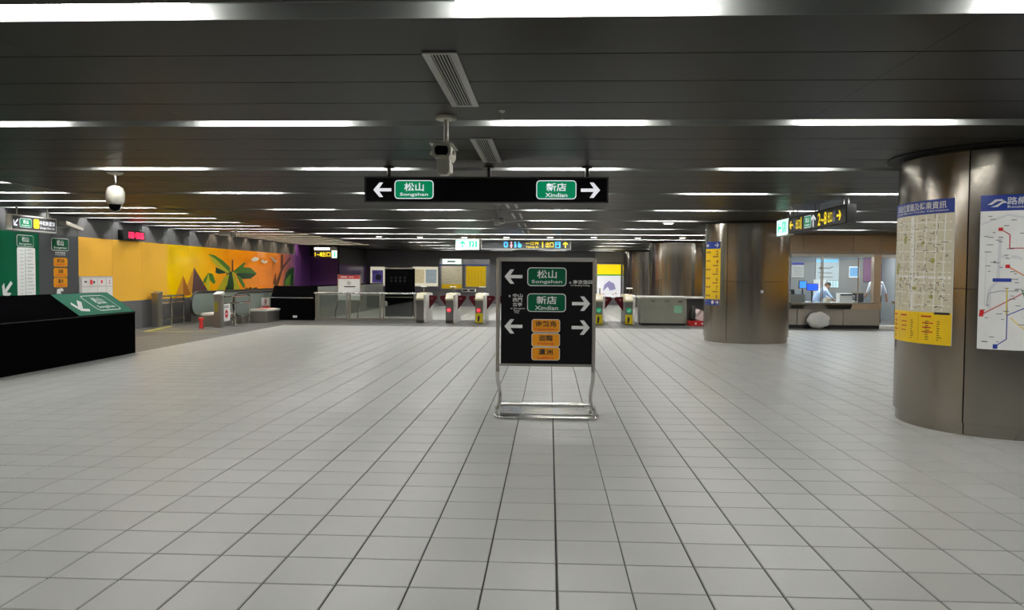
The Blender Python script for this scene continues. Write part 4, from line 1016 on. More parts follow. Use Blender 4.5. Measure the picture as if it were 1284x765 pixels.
# ================================================================== POSTERS AT THE BACK
PBY = YBACK - 0.03
def lightbox(name, label, u0, v0, u1, v1, y, face, lit=True, cat='poster'):
    p, q = on_y(u0, v0, y), on_y(u1, v1, y)
    t = thing(name, label, cat, ((p.x+q.x)/2, y, q.z))
    MB().box((p.x-0.05, y, q.z-0.05), (q.x+0.05, y+0.03 if y > 45 else y+0.08, p.z+0.05)).build('frame', SATIN, t)
    f = Frame((p.x, y, q.z), (1, 0, 0), (0, 0, 1))
    Decal(f, 0.004).rect(0, 0, q.x-p.x, p.z-q.z).build('face', face, t)
    return t, f, q.x-p.x, p.z-q.z
CRL = mat('lightbox_cream', (0.75, 0.70, 0.55), 0.5, emit=0.35, ecol=(0.75, 0.70, 0.56))
PUL = mat('lightbox_purple', (0.04, 0.03, 0.12), 0.5, emit=0.3, ecol=(0.08, 0.06, 0.22), var=0.5, scale=4)
MPL = mat('lightbox_map', (0.5, 0.45, 0.28), 0.5, emit=0.4, ecol=(0.5, 0.43, 0.25), var=0.35, scale=5)
GRL = mat('lightbox_greyblue', (0.28, 0.34, 0.36), 0.5, emit=0.3, ecol=(0.3, 0.36, 0.38), var=0.35, scale=5)
t, f, w, h = lightbox('purple_poster', 'lit cream display case with a dark purple poster on the back wall', 464.5, 334.5, 482.5, 358.5, PBY-0.03, CRL)
Decal(f, 0.008).rect(w*.12, h*.16, w*.88, h*.82).build('print', PUL, t); Decal(f, 0.011).disc(w*.55, h*.45, h*.16).rect(w*.2, h*.68, w*.5, h*.72).build('print', mat('print_mauve', (0.2, 0.18, 0.3), 0.5), t)
t, f, w, h = lightbox('double_poster', 'lit display case with two map posters right of the black kiosk', 517.5, 334.5, 549, 359, PBY-0.03, CRL)
Decal(f, 0.008).rect(w*.03, h*.16, w*.46, h*.86).build('print', MPL, t); Decal(f, 0.008).rect(w*.52, h*.16, w*.95, h*.86).build('print', GRL, t)
wb = thing('poster_wall', 'grey freestanding wall carrying the cream map and yellow poster', 'wall block', (-4.7, 42, 0))
p, q = on_y(551, 318, 42.0), on_y(613, 384, 42.0)
MB().box((p.x, 42.0, 0), (q.x, 42.5, 2.55)).build('wall', BACKW, wb)
MB().box((p.x, 41.98, 2.2), (q.x, 42.0, 2.26)).build('rail', BLUE, wb)
t, f, w, h = lightbox('cream_map', 'cream map poster with yellow foot beyond the ticket gates', 554, 334, 579, 362, 41.9, CREAM)
Decal(f, 0.008).rect(0, 0, w, h*.2).build('foot', YELLOW, t)
d = Decal(f, 0.008)
for k in range(16): a, b = random.uniform(.05, w-.2), random.uniform(h*.25, h*.9); d.rect(a, b, a+.12, b+.012)
d.build('small_print', mat('print_tan', (0.35, 0.28, 0.12), 0.5), t)
t, f, w, h = lightbox('yellow_poster', 'plain yellow poster beyond the ticket gates', 584.5, 334, 609, 359.5, 41.9, YELLOW)
d = Decal(f, 0.008)
for k in range(5): d.rect(w*(.12+.16*k), h*.12, w*(.13+.16*k), h*.88)
d.build('small_print', mat('print_ochre', (0.55, 0.30, 0.0), 0.5), t)
t, f, w, h = lightbox('lit_notice', 'small lit white sign above the cream map', 555, 325, 578, 331.0, 41.9, EXITW, cat='sign')
Decal(f, 0.008).rect(w*.25, h*.3, w*.7, h*.7).build('print', mat('print_slate', (0.12, 0.15, 0.14), 0.5), t)
p, q = on_y(579, 363, 41.5), on_y(596, 366, 41.5)
tm = thing('wall_monitor_pair', 'pair of small dark screens below the yellow poster', 'monitor', (p.x, 41.5, p.z-.1))
for k in range(2):
    sc_ = MB().box((p.x+k*0.37, 41.5, q.z), (p.x+k*0.37+0.36, 41.9, p.z+0.03)).build('case', WPLAST, tm)
    Decal(Frame((p.x+k*0.37, 41.5, q.z), (1, 0, 0), (0, 0, 1)), 0.004).rect(0.05, 0.03, 0.31, p.z-q.z).build('screen', MBLACK, sc_)
# light advertisement at the right back
ADW = mat('lightbox_white', (0.75, 0.75, 0.78), 0.5, emit=0.32, ecol=(0.9, 0.9, 0.95))
t, f, w, h = lightbox('white_advertisement', 'large lit white advertisement with yellow top band at the far back', 749, 331.5, 778, 373, PBY-0.03, ADW)
Decal(f, 0.008).rect(0, h*.69, w, h*1.0).build('yellow_band', mat('band_yellow', (0.85, 0.68, 0.0), 0.5, emit=0.45, ecol=(0.88, 0.66, 0.0)), t)
Decal(f, 0.010).rect(0, h*.655, w, h*.70).build('green_band', mat('band_green', (0.1, 0.35, 0.05), 0.5, emit=0.3, ecol=(0.1, 0.4, 0.05)), t)
Decal(f, 0.008).poly([(w*.25, h*.18), (w*.3, h*.38), (w*.5, h*.5), (w*.72, h*.42), (w*.8, h*.25), (w*.55, h*.2), (w*.45, h*.32)]).build('print', mat('print_lilac', (0.36, 0.33, 0.6), 0.5, emit=0.15, ecol=(0.5, 0.47, 0.78)), t)
Decal(f, 0.009).poly([(w*.1, h*.1), (w*.3, h*.13), (w*.35, h*.05), (w*.12, h*.02)]).disc(w*.8, h*.12, .06).disc(w*.68, h*.1, .05).rect(w*.2, h*.52, w*.6, h*.525).build('print', mat('print_rose', (0.7, 0.45, 0.45), 0.5, emit=0.12, ecol=(0.7, 0.45, 0.5)), t)
one('beige_bulkhead', 'beige wall panel above the white advertisement', 'wall panel', MB().box((2.7, PBY-0.03, 2.52), (4.3, PBY-0.001, 3.08)).box((2.7, PBY-0.04, 2.5), (4.3, PBY-0.001, 2.53)), BEIGE)

# ================================================================== SERVICE BOOTH
YB = 26.3; BX0, BX1, BXP0, BXP1, BXE = 7.93, 10.68, 10.68, 10.92, 12.6
bo = thing('service_booth', 'steel service booth with long window and counter, right of the second column', 'booth', (9.6, YB, 0))
MB().box((BX0+0.03, YB+0.06, 0), (BXP1, YB+0.3, 0.12)).build('kick', MBLACK, bo)
for a, b in ((BX0, 8.22), (8.23, 9.72), (9.73, BXP1)): MB().box((a, YB, 0.12), (b-0.006, YB+0.25, 0.66)).build('base_panel', SATIN, bo)
MB().prism([(BX0+0.02, YB-0.30, 0.86), (BX0+0.02, YB-0.30, 0.80), (BX0+0.02, YB-0.16, 0.66), (BX0+0.02, YB+0.25, 0.66), (BX0+0.02, YB+0.25, 0.86)], (1.95, 0, 0)).build('counter', STEEL, bo)
MB().box((9.90, YB-0.08, 0.66), (BXP1, YB+0.25, 0.86)).build('counter', STEELD, bo)
MB().box((10.0, YB-0.09, 0.845), (BXP1, YB+0.25, 0.875)).build('counter_edge', CHROME, bo)
for a, b in ((BX0, 8.36), (8.37, 10.0), (10.01, 10.88), (10.89, BXE)): MB().box((a, YB-0.05, 2.52), (b-0.008, YB+0.2, 3.09)).build('header_panel', STEELD, bo)
MB().box((BX0, YB-0.06, 2.47), (BXE, YB+0.2, 2.52)).build('header_trim', SATIN, bo)
MB().box((BXP0, YB-0.02, 0.66), (BXP1, YB+0.2, 2.47)).build('post', STEELD, bo)
MB().box((BX0, YB, 0.86), (BX0+0.06, YB+0.12, 2.47)).build('window_post', CHROME, bo)
MB().box((BX0+0.06, YB, 2.38), (BXP0, YB+0.12, 2.47)).build('window_head', WPLAST, bo)
for x in (9.0, 9.05, 10.2): MB().box((x-0.012, YB+0.03, 0.87), (x+0.012, YB+0.07, 2.38)).build('mullion', CHROME, bo)
for a, b in ((BX0+0.06, 8.985), (9.065, 10.185), (10.215, BXP0)): MB().box((a, YB+0.045, 0.87), (b, YB+0.055, 2.38)).build('pane', PANE, bo)
MB().box((BX0, YB+0.2, 0), (BX0+0.08, 30.3, 3.08)).build('side_wall', STEELD, bo)
BW = mat('booth_inner_grey', (0.17, 0.185, 0.19), 0.5)
MB().box((BX0+0.08, 30.2, 0), (BXE, 30.3, 3.08)).build('inner_wall', BW, bo)
MB().box((BXE-0.05, YB+0.2, 0), (BXE, 30.3, 3.08)).build('side_wall', BW, bo)
MB().box((BX0+0.08, YB+0.2, 2.62), (BXE, 30.2, 2.68)).build('inner_ceiling', WPLAST, bo)
MB().box((BX0+0.08, YB+0.3, 0.0), (BXE, 30.2, 0.12)).build('inner_floor', DTILE, bo)
for x in (8.8, 10.4, 11.8): MB().box((x-0.3, 27.0, 2.60), (x+0.3, 29.6, 2.62)).build('ceiling_lamp', mat('booth_lamp', (1, 1, 1), 0.5, emit=8, ecol=(0.92, 0.97, 1.0)), bo)
# entrance: white frame, glass door leaf, handle
MB().box((BXP1, YB+0.05, 2.36), (11.9, YB+0.12, 2.46)).build('door_head', WPLAST, bo)
MB().box((11.42, YB+0.05, 0.12), (11.50, YB+0.12, 2.4)).build('door_post', CHROME, bo)
MB().box((11.50, YB+0.075, 0.12), (12.4, YB+0.085, 2.4)).build('pane', PANE, bo)
MB().box((11.30, YB+0.02, 0.85), (11.46, YB+0.10, 0.93)).build('door_handle', CHROME, bo)
MB().box((BXP1, YB+0.0, 0.0), (12.4, YB+0.3, 0.115)).build('threshold', WPLAST, bo)
# interior furniture
fi = Frame((0, 30.19, 0), (1, 0, 0), (0, 0, 1))
def ipx(u, v): p = on_y(u, v, 30.19); return p.x, p.z
def iposter(name, label, x0, y0, x1, y1, m, cat='poster'):
    (a, d_), (b, c) = ipx(980 + x0/6.953, 310 + y0/6.953), ipx(980 + x1/6.953, 310 + y1/6.953)
    t = thing(name, label, cat, ((a+b)/2, 30.19, c))
    MB().box((a, 30.16, c), (b, 30.19, d_)).build('sheet', m, t)
    return t, Frame((a, 30.16, c), (1, 0, 0), (0, 0, 1)), b-a, d_-c
t, f, w, h = iposter('cabinet_notice', 'grey notice with dark heading inside the booth at left', 88, 130, 190, 262, GREYL)
Decal(f, .004).rect(0, h*.82, w, h*.98).build('heading', BLUE, t)
d = Decal(f, .004)
for k in range(7): d.rect(w*.1, h*(.1+.09*k), w*.9, h*(.13+.09*k))
d.build('small_print', BW, t)
t, f, w, h = iposter('line_diagram', 'pale blue-grey wall diagram inside the booth behind the clerk', 300, 95, 495, 290, mat('diagram_grey', (0.36, 0.42, 0.44), 0.5))
Decal(f, .004).rect(0, h*.82, w*.95, h*.93).build('heading', mat('sky_blue', (0.15, 0.45, 0.75), 0.5, emit=0.25, ecol=(.15, .5, .85)), t)
Decal(f, .004).line([(w*.1, h*.55), (w*.6, h*.55), (w*.75, h*.62)], .03).line([(w*.1, h*.35), (w*.7, h*.33)], .025).line([(w*.15, h*.15), (w*.75, h*.15)], .025).disc(w*.22, h*.55, .06).build('track_line', mat('diagram_dark', (.07, .08, .09), .5), t)
t, f, w, h = iposter('blue_sheet', 'blue and white sheet on the booth wall at right', 588, 168, 672, 265, PAPER); Decal(f, .004).rect(w*.05, h*.1, w*.95, h*.9).build('print', mat('sheet_blue', (.12, .32, .55), .5), t)
t, f, w, h = iposter('lit_schedule', 'pale cyan lit grid sheet behind the clerk', 400, 295, 492, 350, mat('schedule_cyan', (.45, .7, .75), .5, emit=.4, ecol=(.5, .8, .85)))
d = Decal(f, .004)
for k in range(1, 4): d.rect(w*k/4-.01, 0, w*k/4+.01, h).rect(0, h*k/4-.008, w, h*k/4+.008)
d.build('grid', BW, t)
iposter('purple_wall_sheet', 'purple panel on the booth inner wall behind the doorway', 868, 150, 990, 365, PURPLE, 'panel')
iposter('purple_strip', 'narrow purple panel on the booth inner wall near the bronze post', 715, 95, 790, 300, mat('plum', (.16, .08, .16), .5), 'panel')
wbx = one('white_partition', 'white upright partition board on the booth desk', 'board', MB().box((9.62, 28.9, 0.84), (10.06, 28.95, 1.62)).box((9.60, 28.88, 0.82), (10.08, 28.97, 0.86)), mat('partition_white', (.55, .57, .55), .5))
dk = thing('booth_desk', 'grey desk inside the booth window', 'desk', (9.3, 27.6, 0.12))
MB().box((8.1, 27.2, 0.80), (10.5, 27.9, 0.84)).build('worktop', GREYL, dk)
for x in (8.12, 10.42): MB().box((x, 27.22, 0.12), (x+0.06, 27.88, 0.80)).build('leg', SATIN, dk)
dk2 = thing('rear_counter', 'grey counter along the booth back wall', 'counter', (9.3, 29.2, 0.12))
MB().box((8.1, 28.8, 0.78), (10.6, 29.4, 0.82)).build('worktop', GREYL, dk2)
MB().box((8.12, 28.85, 0.12), (10.58, 29.38, 0.78)).build('body', BW, dk2)
def monitor(label, u0, v0, u1, v1, y, col):
    p, q = on_y(u0, v0, y), on_y(u1, v1, y)
    t = thing('computer_monitor', label, 'monitor', ((p.x+q.x)/2, y, 0.84), 'booth monitors')
    MB().box((p.x, y, q.z), (q.x, y+0.04, p.z)).build('case', MBLACK, t)
    Decal(Frame((p.x, y, q.z), (1, 0, 0), (0, 0, 1)), .003).rect(.02, .02, q.x-p.x-.02, p.z-q.z-.02).build('screen', col, t)
    MB().tube([((p.x+q.x)/2, y+0.05, 0.84), ((p.x+q.x)/2, y+0.05, q.z+.05)], .025, 8).lathe(((p.x+q.x)/2, y+0.05, 0.84), [(.1, 0), (.1, .015)], 14).build('stand', MBLACK, t)
SB = mat('screen_blue', (0, .05, .8), .3, emit=1.0, ecol=(.0, .08, .95)); SB2 = mat('screen_azure', (.02, .2, .7), .3, emit=.8, ecol=(.03, .22, .75))
monitor('bright blue computer monitor beside the clerk', 1011.5, 355.5, 1026, 364.8, 27.5, SB)
monitor('azure computer monitor left of the bright blue one', 1002, 352, 1012, 362, 27.7, SB2)
pr_ = thing('office_printer', 'white low printer on the booth desk right of the clerk', 'printer', (9.95, 27.45, .84))
p, q = on_y(1053, 368, 27.4), on_y(1069, 376, 27.4)
MB().box((p.x, 27.4, .84), (q.x, 27.75, p.z)).build('body', WPLAST, pr_, bevel=.015)
MB().box((p.x+.02, 27.395, p.z-.07), (q.x-.02, 27.45, p.z-.02)).build('slot', MBLACK, pr_)
tr_ = thing('tray_stack', 'small stack of dark letter trays right of the printer', 'letter tray', (10.3, 27.5, .84))
for k in range(3):
    MB().box((10.42, 27.4, .85+.09*k), (10.62, 27.75, .87+.09*k)).build('tray', MBLACK if k else WPLAST, tr_)
MB().box((10.41, 27.7, .84), (10.63, 27.76, 1.08)).build('back', WPLAST, tr_)
one('desk_screen', 'grey low partition panel on the desk at the left window', 'panel', MB().box((8.12, 27.18, .84), (8.75, 27.2, 1.10)).box((8.10, 27.17, 1.09), (8.77, 27.21, 1.12)), GREYL)
eq = thing('desk_equipment', 'dark desk equipment with a white unit at the left booth window', 'equipment', (8.35, 27.6, .84))
MB().box((8.12, 27.5, .84), (8.5, 27.8, 1.28)).build('case', MBLACK, eq, bevel=.01)
MB().box((8.24, 27.47, 1.05), (8.36, 27.5, 1.2)).build('white_unit', WPLAST, eq)
MB().box((8.14, 27.46, .88), (8.48, 27.5, .98)).build('keypad', GREYL, eq)
fo = thing('paper_stack', 'stack of cream folders on the desk right of the clerk', 'folders', (9.55, 27.4, .84))
for k in range(4): MB().box((9.52+.01*k, 27.35, .842+.035*k), (9.68+.01*k, 27.6, .875+.035*k)).build('folder', CREAM, fo)
cup = one('paper_cup', 'small white cup on the booth rear counter', 'cup', MB().lathe((10.28, 28.95, .82), [(.035, 0), (.05, .16), (.053, .16), (.053, .165)], 14), WPLAST, smooth=True)
# white wrapped disc leaning on the booth
wd = MB(); NR, NS = 10, 28
for i in range(NR+1):
    ph = math.pi*i/NR
    for k in range(NS):
        th = 2*math.pi*k/NS; rr = math.sin(ph)**0.6 if 0 < i < NR else 0
        wr = 1 + 0.05*math.sin(7*th + 3*ph) + 0.03*math.sin(13*th + 5*ph)
        wd.v.append((8.87 + 0.37*rr*math.cos(th)*wr, YB-0.16 + 0.11*math.cos(ph) - 0.012*math.sin(5*th+2*i), 0.285 + 0.275*rr*math.sin(th)*wr))
wd.f += [(i*NS+k, i*NS+(k+1) % NS, (i+1)*NS+(k+1) % NS, (i+1)*NS+k) for i in range(NR) for k in range(NS)]
one('wrapped_disc', 'round object wrapped in wrinkled white plastic leaning on the booth base', 'wrapped object', wd, mat('white_wrap', (.58, .58, .56), .3, bump=1.0, bscale=9), smooth=True)

# ================================================================== PEOPLE IN THE BOOTH
def blob(path, r):
    """tapered limb as a closed tube with rounded ends"""
    P = [Vector(p) for p in path]; rs = list(r)
    a = (P[0]-P[1]).normalized(); b = (P[-1]-P[-2]).normalized()
    P = [P[0]+a*rs[0]*.7] + P + [P[-1]+b*rs[-1]*.7]; rs = [rs[0]*.5] + rs + [rs[-1]*.5]
    return P, rs
def person(label, loc, J, shirt, rz=0.0, hair_long=False):
    """J: joints (local metres). One remeshed body; hair is a child."""
    t = thing('person', label, 'person', loc)
    mb = MB()
    def limb(path, r, seg=10):
        P, rs = blob(path, r); mb.tube(P, rs, seg)
    limb([J['pelvis'], J['waist'], J['chest'], J['collar']], [.17, .165, .185, .125], 14)
    limb([J['shL'], J['collar'], J['shR']], [.075, .09, .075])
    limb([J['collar'], J['neck'], J['headb']], [.07, .058, .06])
    hd = Vector(J['head']); fw = Vector(J['face']).normalized(); rt = fw.cross(Vector((0, 0, 1))).normalized(); up = rt.cross(fw)
    n, s_ = 10, 14; vs = []
    for i in range(n+1):
        ph = math.pi*i/n
        for k in range(s_):
            th = 2*math.pi*k/s_; wdt = .078*(1 if math.cos(ph) > -.2 else .82)
            vs.append(hd + rt*(wdt*math.sin(ph)*math.cos(th)) + fw*(.098*math.sin(ph)*math.sin(th)) + up*(.122*math.cos(ph)))
    mb.add(vs, [((i+1)*s_+k, (i+1)*s_+(k+1) % s_, i*s_+(k+1) % s_, i*s_+k) for i in range(n) for k in range(s_)])
    mb.tube([hd+fw*.085+up*.02, hd+fw*.118-up*.02, hd+fw*.09-up*.035], [.012, .018, .012], 6)        # nose
    for s in (-1, 1): mb.tube([hd+rt*s*.075+up*.02, hd+rt*s*.088-up*.02], [.02, .014], 6)             # ears
    for S in 'LR':
        limb([J['sh'+S], J['el'+S], J['wr'+S]], [.062, .046, .033])
        w = Vector(J['wr'+S]); e = Vector(J['el'+S]); dv = (w-e).normalized(); sd = dv.cross(Vector((0, 0, 1)))
        sd = (sd if sd.length > .1 else Vector((1, 0, 0))).normalized(); pn = dv.cross(sd)
        limb([w, w+dv*.07], [.03, .036])
        for q, (o_, ln) in enumerate(((-.03, .062), (-.01, .075), (.01, .07), (.03, .055))):
            b0 = w+dv*.085+sd*o_; mb.tube([b0, b0+dv*ln*.5+pn*.008, b0+dv*ln+pn*.03], [.0105, .010, .008], 6)
        b0 = w+dv*.03-sd*.032; mb.tube([b0, b0-sd*.03+dv*.03, b0-sd*.03+dv*.06+pn*.015], [.013, .012, .009], 6)
        limb([J['hip'+S], J['kn'+S], J['an'+S]], [.092, .062, .042])
        an = Vector(J['an'+S]); mb.tube([an+Vector((0, 0, -.03))-fwd_flat(J)*.05, an+Vector((0, 0, -.045))+fwd_flat(J)*.06, an+Vector((0, 0, -.055))+fwd_flat(J)*.17], [.045, .042, .03], 8)
    o = mb.build('body', SKIN, t)
    # world offset: joints are local to the thing
    for v in o.data.vertices: v.co += ORG[o.name]
    rmod = o.modifiers.new('r', 'REMESH'); rmod.mode = 'VOXEL'; rmod.voxel_size = 0.0095; rmod.use_smooth_shade = True
    sm = o.modifiers.new('s', 'SMOOTH'); sm.iterations = 3; sm.factor = .5
    dg = bpy.context.evaluated_depsgraph_get(); me = bpy.data.meshes.new_from_object(o.evaluated_get(dg)); o.modifiers.clear(); o.data = me
    me.materials.clear()
    for m in (SKIN, shirt, TROUS): me.materials.append(m)
    nk = Vector(J['neck']); segs = [(Vector(J['sh'+S]), Vector(J['el'+S])) for S in 'LR']; fore = [(Vector(J['el'+S]), Vector(J['wr'+S])) for S in 'LR']
    legs = [(Vector(J['hip'+S]), Vector(J['kn'+S])) for S in 'LR'] + [(Vector(J['kn'+S]), Vector(J['an'+S])+Vector((0, 0, -.1))) for S in 'LR']
    def dseg(c, a, b):
        u = b-a; q = max(0, min(1, (c-a).dot(u)/u.dot(u))); return (c-(a+u*q)).length
    tor = [(Vector(J['pelvis'])+Vector((0, 0, .05)), Vector(J['chest'])), (Vector(J['chest']), Vector(J['collar'])), (Vector(J['shL']), Vector(J['shR']))]
    for pl in me.polygons:
        c = pl.center; pl.use_smooth = True
        dsk = min([dseg(c, nk, hd)-.075] + [dseg(c, a+(b-a)*.15, b+(b-a)*.8)-.035 for a, b in fore])
        dsh = min([dseg(c, a, b)-.11 for a, b in tor] + [dseg(c, a, b)-.06 for a, b in segs])
        dtr = min(dseg(c, a, b)-.085 for a, b in legs)
        pl.material_index = min(((dsk, 0), (dsh, 1), (dtr, 2)))[1]
    hm = MB(); vs = []
    for i in range(n+1):
        ph = math.pi*.62*i/n
        for k in range(s_):
            th = 2*math.pi*k/s_; cut = 1.0 if math.sin(th) < .35 else .62
            p_ = ph*cut
            vs.append(hd + rt*(.086*math.sin(p_)*math.cos(th)) + fw*(.107*math.sin(p_)*math.sin(th)) + up*(.132*math.cos(p_)))
    hm.add(vs, [((i+1)*s_+k, (i+1)*s_+(k+1) % s_, i*s_+(k+1) % s_, i*s_+k) for i in range(n) for k in range(s_)])
    ho = hm.build('hair', HAIR, t, smooth=True)
    for v in ho.data.vertices: v.co += ORG[ho.name]
    for s in (-1, 1):
        em = MB().lathe(hd+fw*.089+rt*s*.03+up*.012, [(.001, -.01), (.011, -.004), (.011, .004), (.001, .01)], 8).build('eye', mat('eye_dark', (.02, .02, .02), .2), t)
        for v in em.data.vertices: v.co += ORG[em.name]
    return t
def fwd_flat(J): f = Vector(J['face']); f.z = 0; return f.normalized()
# clerk bent over the desk, seated on a stool, facing right and down
P1 = on_y(1033, 365, 27.95)
JA = dict(pelvis=(-.10, 0.05, .66), waist=(-.05, .03, .84), chest=(.06, 0, 1.02), collar=(.17, -.02, 1.16), shL=(.15, .17, 1.12), shR=(.17, -.20, 1.12), neck=(.21, -.02, 1.22), headb=(.25, -.03, 1.27), head=(.28, -.03, 1.32), face=(.75, -.35, -.55),
    elL=(.32, .22, .90), wrL=(.50, .05, .78), elR=(.33, -.26, .90), wrR=(.50, -.10, .78), hipL=(-.05, .13, .60), hipR=(-.05, -.07, .60), knL=(.36, .14, .58), knR=(.36, -.10, .58), anL=(.30, .14, .20), anR=(.30, -.10, .20))
dz = 0.10
JA = {k: (v if k == 'face' else (v[0], v[1], v[2]+dz)) for k, v in JA.items()}
person('seated clerk in a pale blue shirt bent over the booth desk, dark hair', (P1.x-0.04, 28.3, 0.0), JA, SHIRT)
stl = thing('stool', 'dark round stool under the seated clerk', 'stool', (P1.x-0.12, 28.33, .12))
MB().lathe((P1.x-0.12, 28.33, .50), [(.19, 0), (.2, .03), (.19, .06)], 20).build('seat', MBLACK, stl, smooth=True)
MB().tube([(P1.x-0.12, 28.33, .13), (P1.x-0.12, 28.33, .51)], .03, 8).lathe((P1.x-0.12, 28.33, .12), [(.2, 0), (.2, .02)], 16).build('base', SATIN, stl)
# second clerk standing behind the bronze post, back to us
JB = dict(pelvis=(0, 0, .93), waist=(0, .01, 1.08), chest=(0, .02, 1.27), collar=(0, .03, 1.42), shL=(-.19, .02, 1.38), shR=(.19, .02, 1.38), neck=(0, .04, 1.49), headb=(0, .06, 1.54), head=(0, .07, 1.61), face=(-.2, 1, -.25),
    elL=(-.27, .06, 1.10), wrL=(-.25, .24, .98), elR=(.30, -.02, 1.10), wrR=(.36, .02, .88), hipL=(-.09, 0, .90), hipR=(.09, 0, .90), knL=(-.10, .03, .49), knR=(.10, .03, .49), anL=(-.10, 0, .10), anR=(.11, 0, .10))
P2 = on_y(1099, 360, 27.6)
person('standing clerk in a white shirt and black trousers, half hidden by the bronze post', (P2.x, 27.6, 0.115), JB, SHIRTW)
oc = thing('office_chair', 'dark office chair beyond the booth doorway', 'chair', (11.3, 28.9, .12))
MB().box((11.0, 28.65, .52), (11.5, 29.1, .60)).build('seat', MBLACK, oc, bevel=.03)
MB().box((11.02, 29.08, .66), (11.48, 29.14, 1.15)).build('backrest', MBLACK, oc, bevel=.025)
MB().tube([(11.25, 28.88, .2), (11.25, 28.88, .53)], .03, 8).build('column', SATIN, oc)
for k in range(5):
    a = 2*math.pi*k/5; MB().tube([(11.25, 28.88, .22), (11.25+.28*math.cos(a), 28.88+.28*math.sin(a), .16)], .025, 6).build('foot', SATIN, oc)
MB().box((11.2, 29.1, .5), (11.3, 29.14, .8)).build('back_stem', SATIN, oc)

# ================================================================== CEILING EQUIPMENT
def vent(label, x0, x1, y0, y1):
    t = thing('air_vent', label, 'vent', ((x0+x1)/2, (y0+y1)/2, ZC), 'slatted ceiling vents')
    VM = mat('vent_silver', (.36, .36, .34), .4, .3); bw = .05
    mb = MB().box((x0, y0, ZC-.012), (x0+bw, y1, ZC-.001)).box((x1-bw, y0, ZC-.012), (x1, y1, ZC-.001)).box((x0+bw, y0, ZC-.012), (x1-bw, y0+.03, ZC-.001)).box((x0+bw, y1-.03, ZC-.012), (x1-bw, y1, ZC-.001))
    mb.build('frame', VM, t)
    MB().box((x0+bw, y0+.03, ZC-.004), (x1-bw, y1-.03, ZC-.001)).build('backing', CEILD, t)
    n = 6; w = (x1-x0-2*bw)/n
    for k in range(n): MB().box((x0+bw+w*(k+.32), y0+.03, ZC-.010), (x0+bw+w*(k+.68), y1-.03, ZC-.004)).build('slat', VM, t)
vent('nearest slatted air vent in the ceiling, above the ceiling camera', -.825, -.60, 4.98, 6.55)
vent('second slatted air vent in the ceiling, above the large black hanging sign', -.835, -.605, 8.09, 9.77)
for k, (a, b) in enumerate(((15.0, 16.4), (17.75, 19.4), (21.27, 22.7), (24.5, 26.0))):
    t = thing('slot_vent', ['first', 'second', 'third', 'fourth'][k] + ' pair of narrow ceiling slots beyond the black hanging sign, counted from it', 'vent', (-.77, (a+b)/2, ZC), 'paired ceiling slots')
    for x in (-.86, -.685): MB().box((x-.025, a, ZC-.010), (x+.025, b, ZC-.001)).build('slot', mat('slot_grey', (.42, .42, .4), .4), t)
for k, (x, y) in enumerate(((-6.3, 28.6), (-4.8, 28.75), (-3.15, 28.75), (-1.58, 28.6), (0.02, 28.5), (1.6, 28.4), (3.2, 28.6), (4.75, 28.3))):
    t = thing('downlight', ['leftmost', 'second from left', 'third from left', 'fourth from left', 'fifth from left', 'sixth from left', 'seventh from left', 'rightmost'][k] + ' of the round downlights in the ceiling over the gates', 'ceiling light', (x, y, ZC), 'downlights over the gates')
    MB().lathe((x, y, ZC-.03), [(.10, 0), (.13, .012), (.14, .029)], 18).build('rim', WPLAST, t, smooth=True)
    MB().lathe((x, y, ZC-.034), [(.085, 0), (.095, .006)], 18).build('lamp', mat('downlight_glow', (1, .95, .85), .5, emit=14, ecol=(1, .93, .82)), t)
t = thing('downlight', 'single round downlight left of the second steel column', 'ceiling light', (3.09, 20.6, ZC))
MB().lathe((3.09, 20.6, ZC-.03), [(.13, 0), (.16, .012), (.17, .029)], 18).build('rim', WPLAST, t, smooth=True)
MB().lathe((3.09, 20.6, ZC-.034), [(.11, 0), (.12, .006)], 18).build('lamp', MATS['downlight_glow'], t)

# bullet camera on a pole
cc = thing('ceiling_camera', 'cream bullet camera on a ceiling pole in front of the hanging sign', 'camera', (-.93, 7.0, ZC))
cxx = -.935; cyy = 7.0
MB().lathe((cxx, cyy, ZC-.03), [(.085, 0), (.095, .005), (.095, .029)], 24).build('flange', CAMW, cc, smooth=True)
for s in (-1, 1): MB().lathe((cxx+s*.065, cyy-.02, ZC-.034), [(.01, 0), (.01, .006)], 8).build('bolt', SATIN, cc)
MB().tube([(cxx, cyy, ZC-.03), (cxx, cyy, ZC-.46)], .022, 12).build('pole', CAMW, cc, smooth=True)
p, q = on_y(540, 182, 6.9), on_y(570, 199, 6.9)
hxc, hzc = (p.x+q.x)/2, (p.z+q.z)/2; hw, hh = .085, .062
oct_ = [(-hw, -hh*.4), (-hw*.75, -hh), (hw*.75, -hh), (hw, -hh*.4), (hw, hh*.5), (hw*.8, hh), (-hw*.8, hh), (-hw, hh*.5)]
MB().prism([(hxc+x, 6.82, hzc+z) for x, z in oct_], (0, .36, 0)).build('housing', CAMW, cc, bevel=.006)
w_ = MB().prism([(hxc+x*.68, 6.812, hzc+z*.62) for x, z in oct_], (0, .012, 0)).build('window', BLACK, cc)
MB().prism([(hxc-.105, 6.79, hzc+.058), (hxc+.105, 6.79, hzc+.058), (hxc+.09, 6.79, hzc+.075), (hxc-.09, 6.79, hzc+.075)], (0, .42, 0)).build('sunshield', CAMW, cc)
for s in (-1, 1): MB().lathe((hxc+s*.1-.012, 6.9, hzc-.01), [(.018, 0), (.018, .024)], 10, axis='x').build('knob', CAMW, cc)
MB().prism([(hxc-.055, 6.9, hzc-.06), (hxc+.065, 6.9, hzc-.06), (hxc+.065, 6.9, hzc-.17), (hxc+.04, 6.9, hzc-.20), (hxc-.035, 6.9, hzc-.20), (hxc-.055, 6.9, hzc-.16)], (0, .12, 0)).build('bracket', CAMW, cc, bevel=.01)
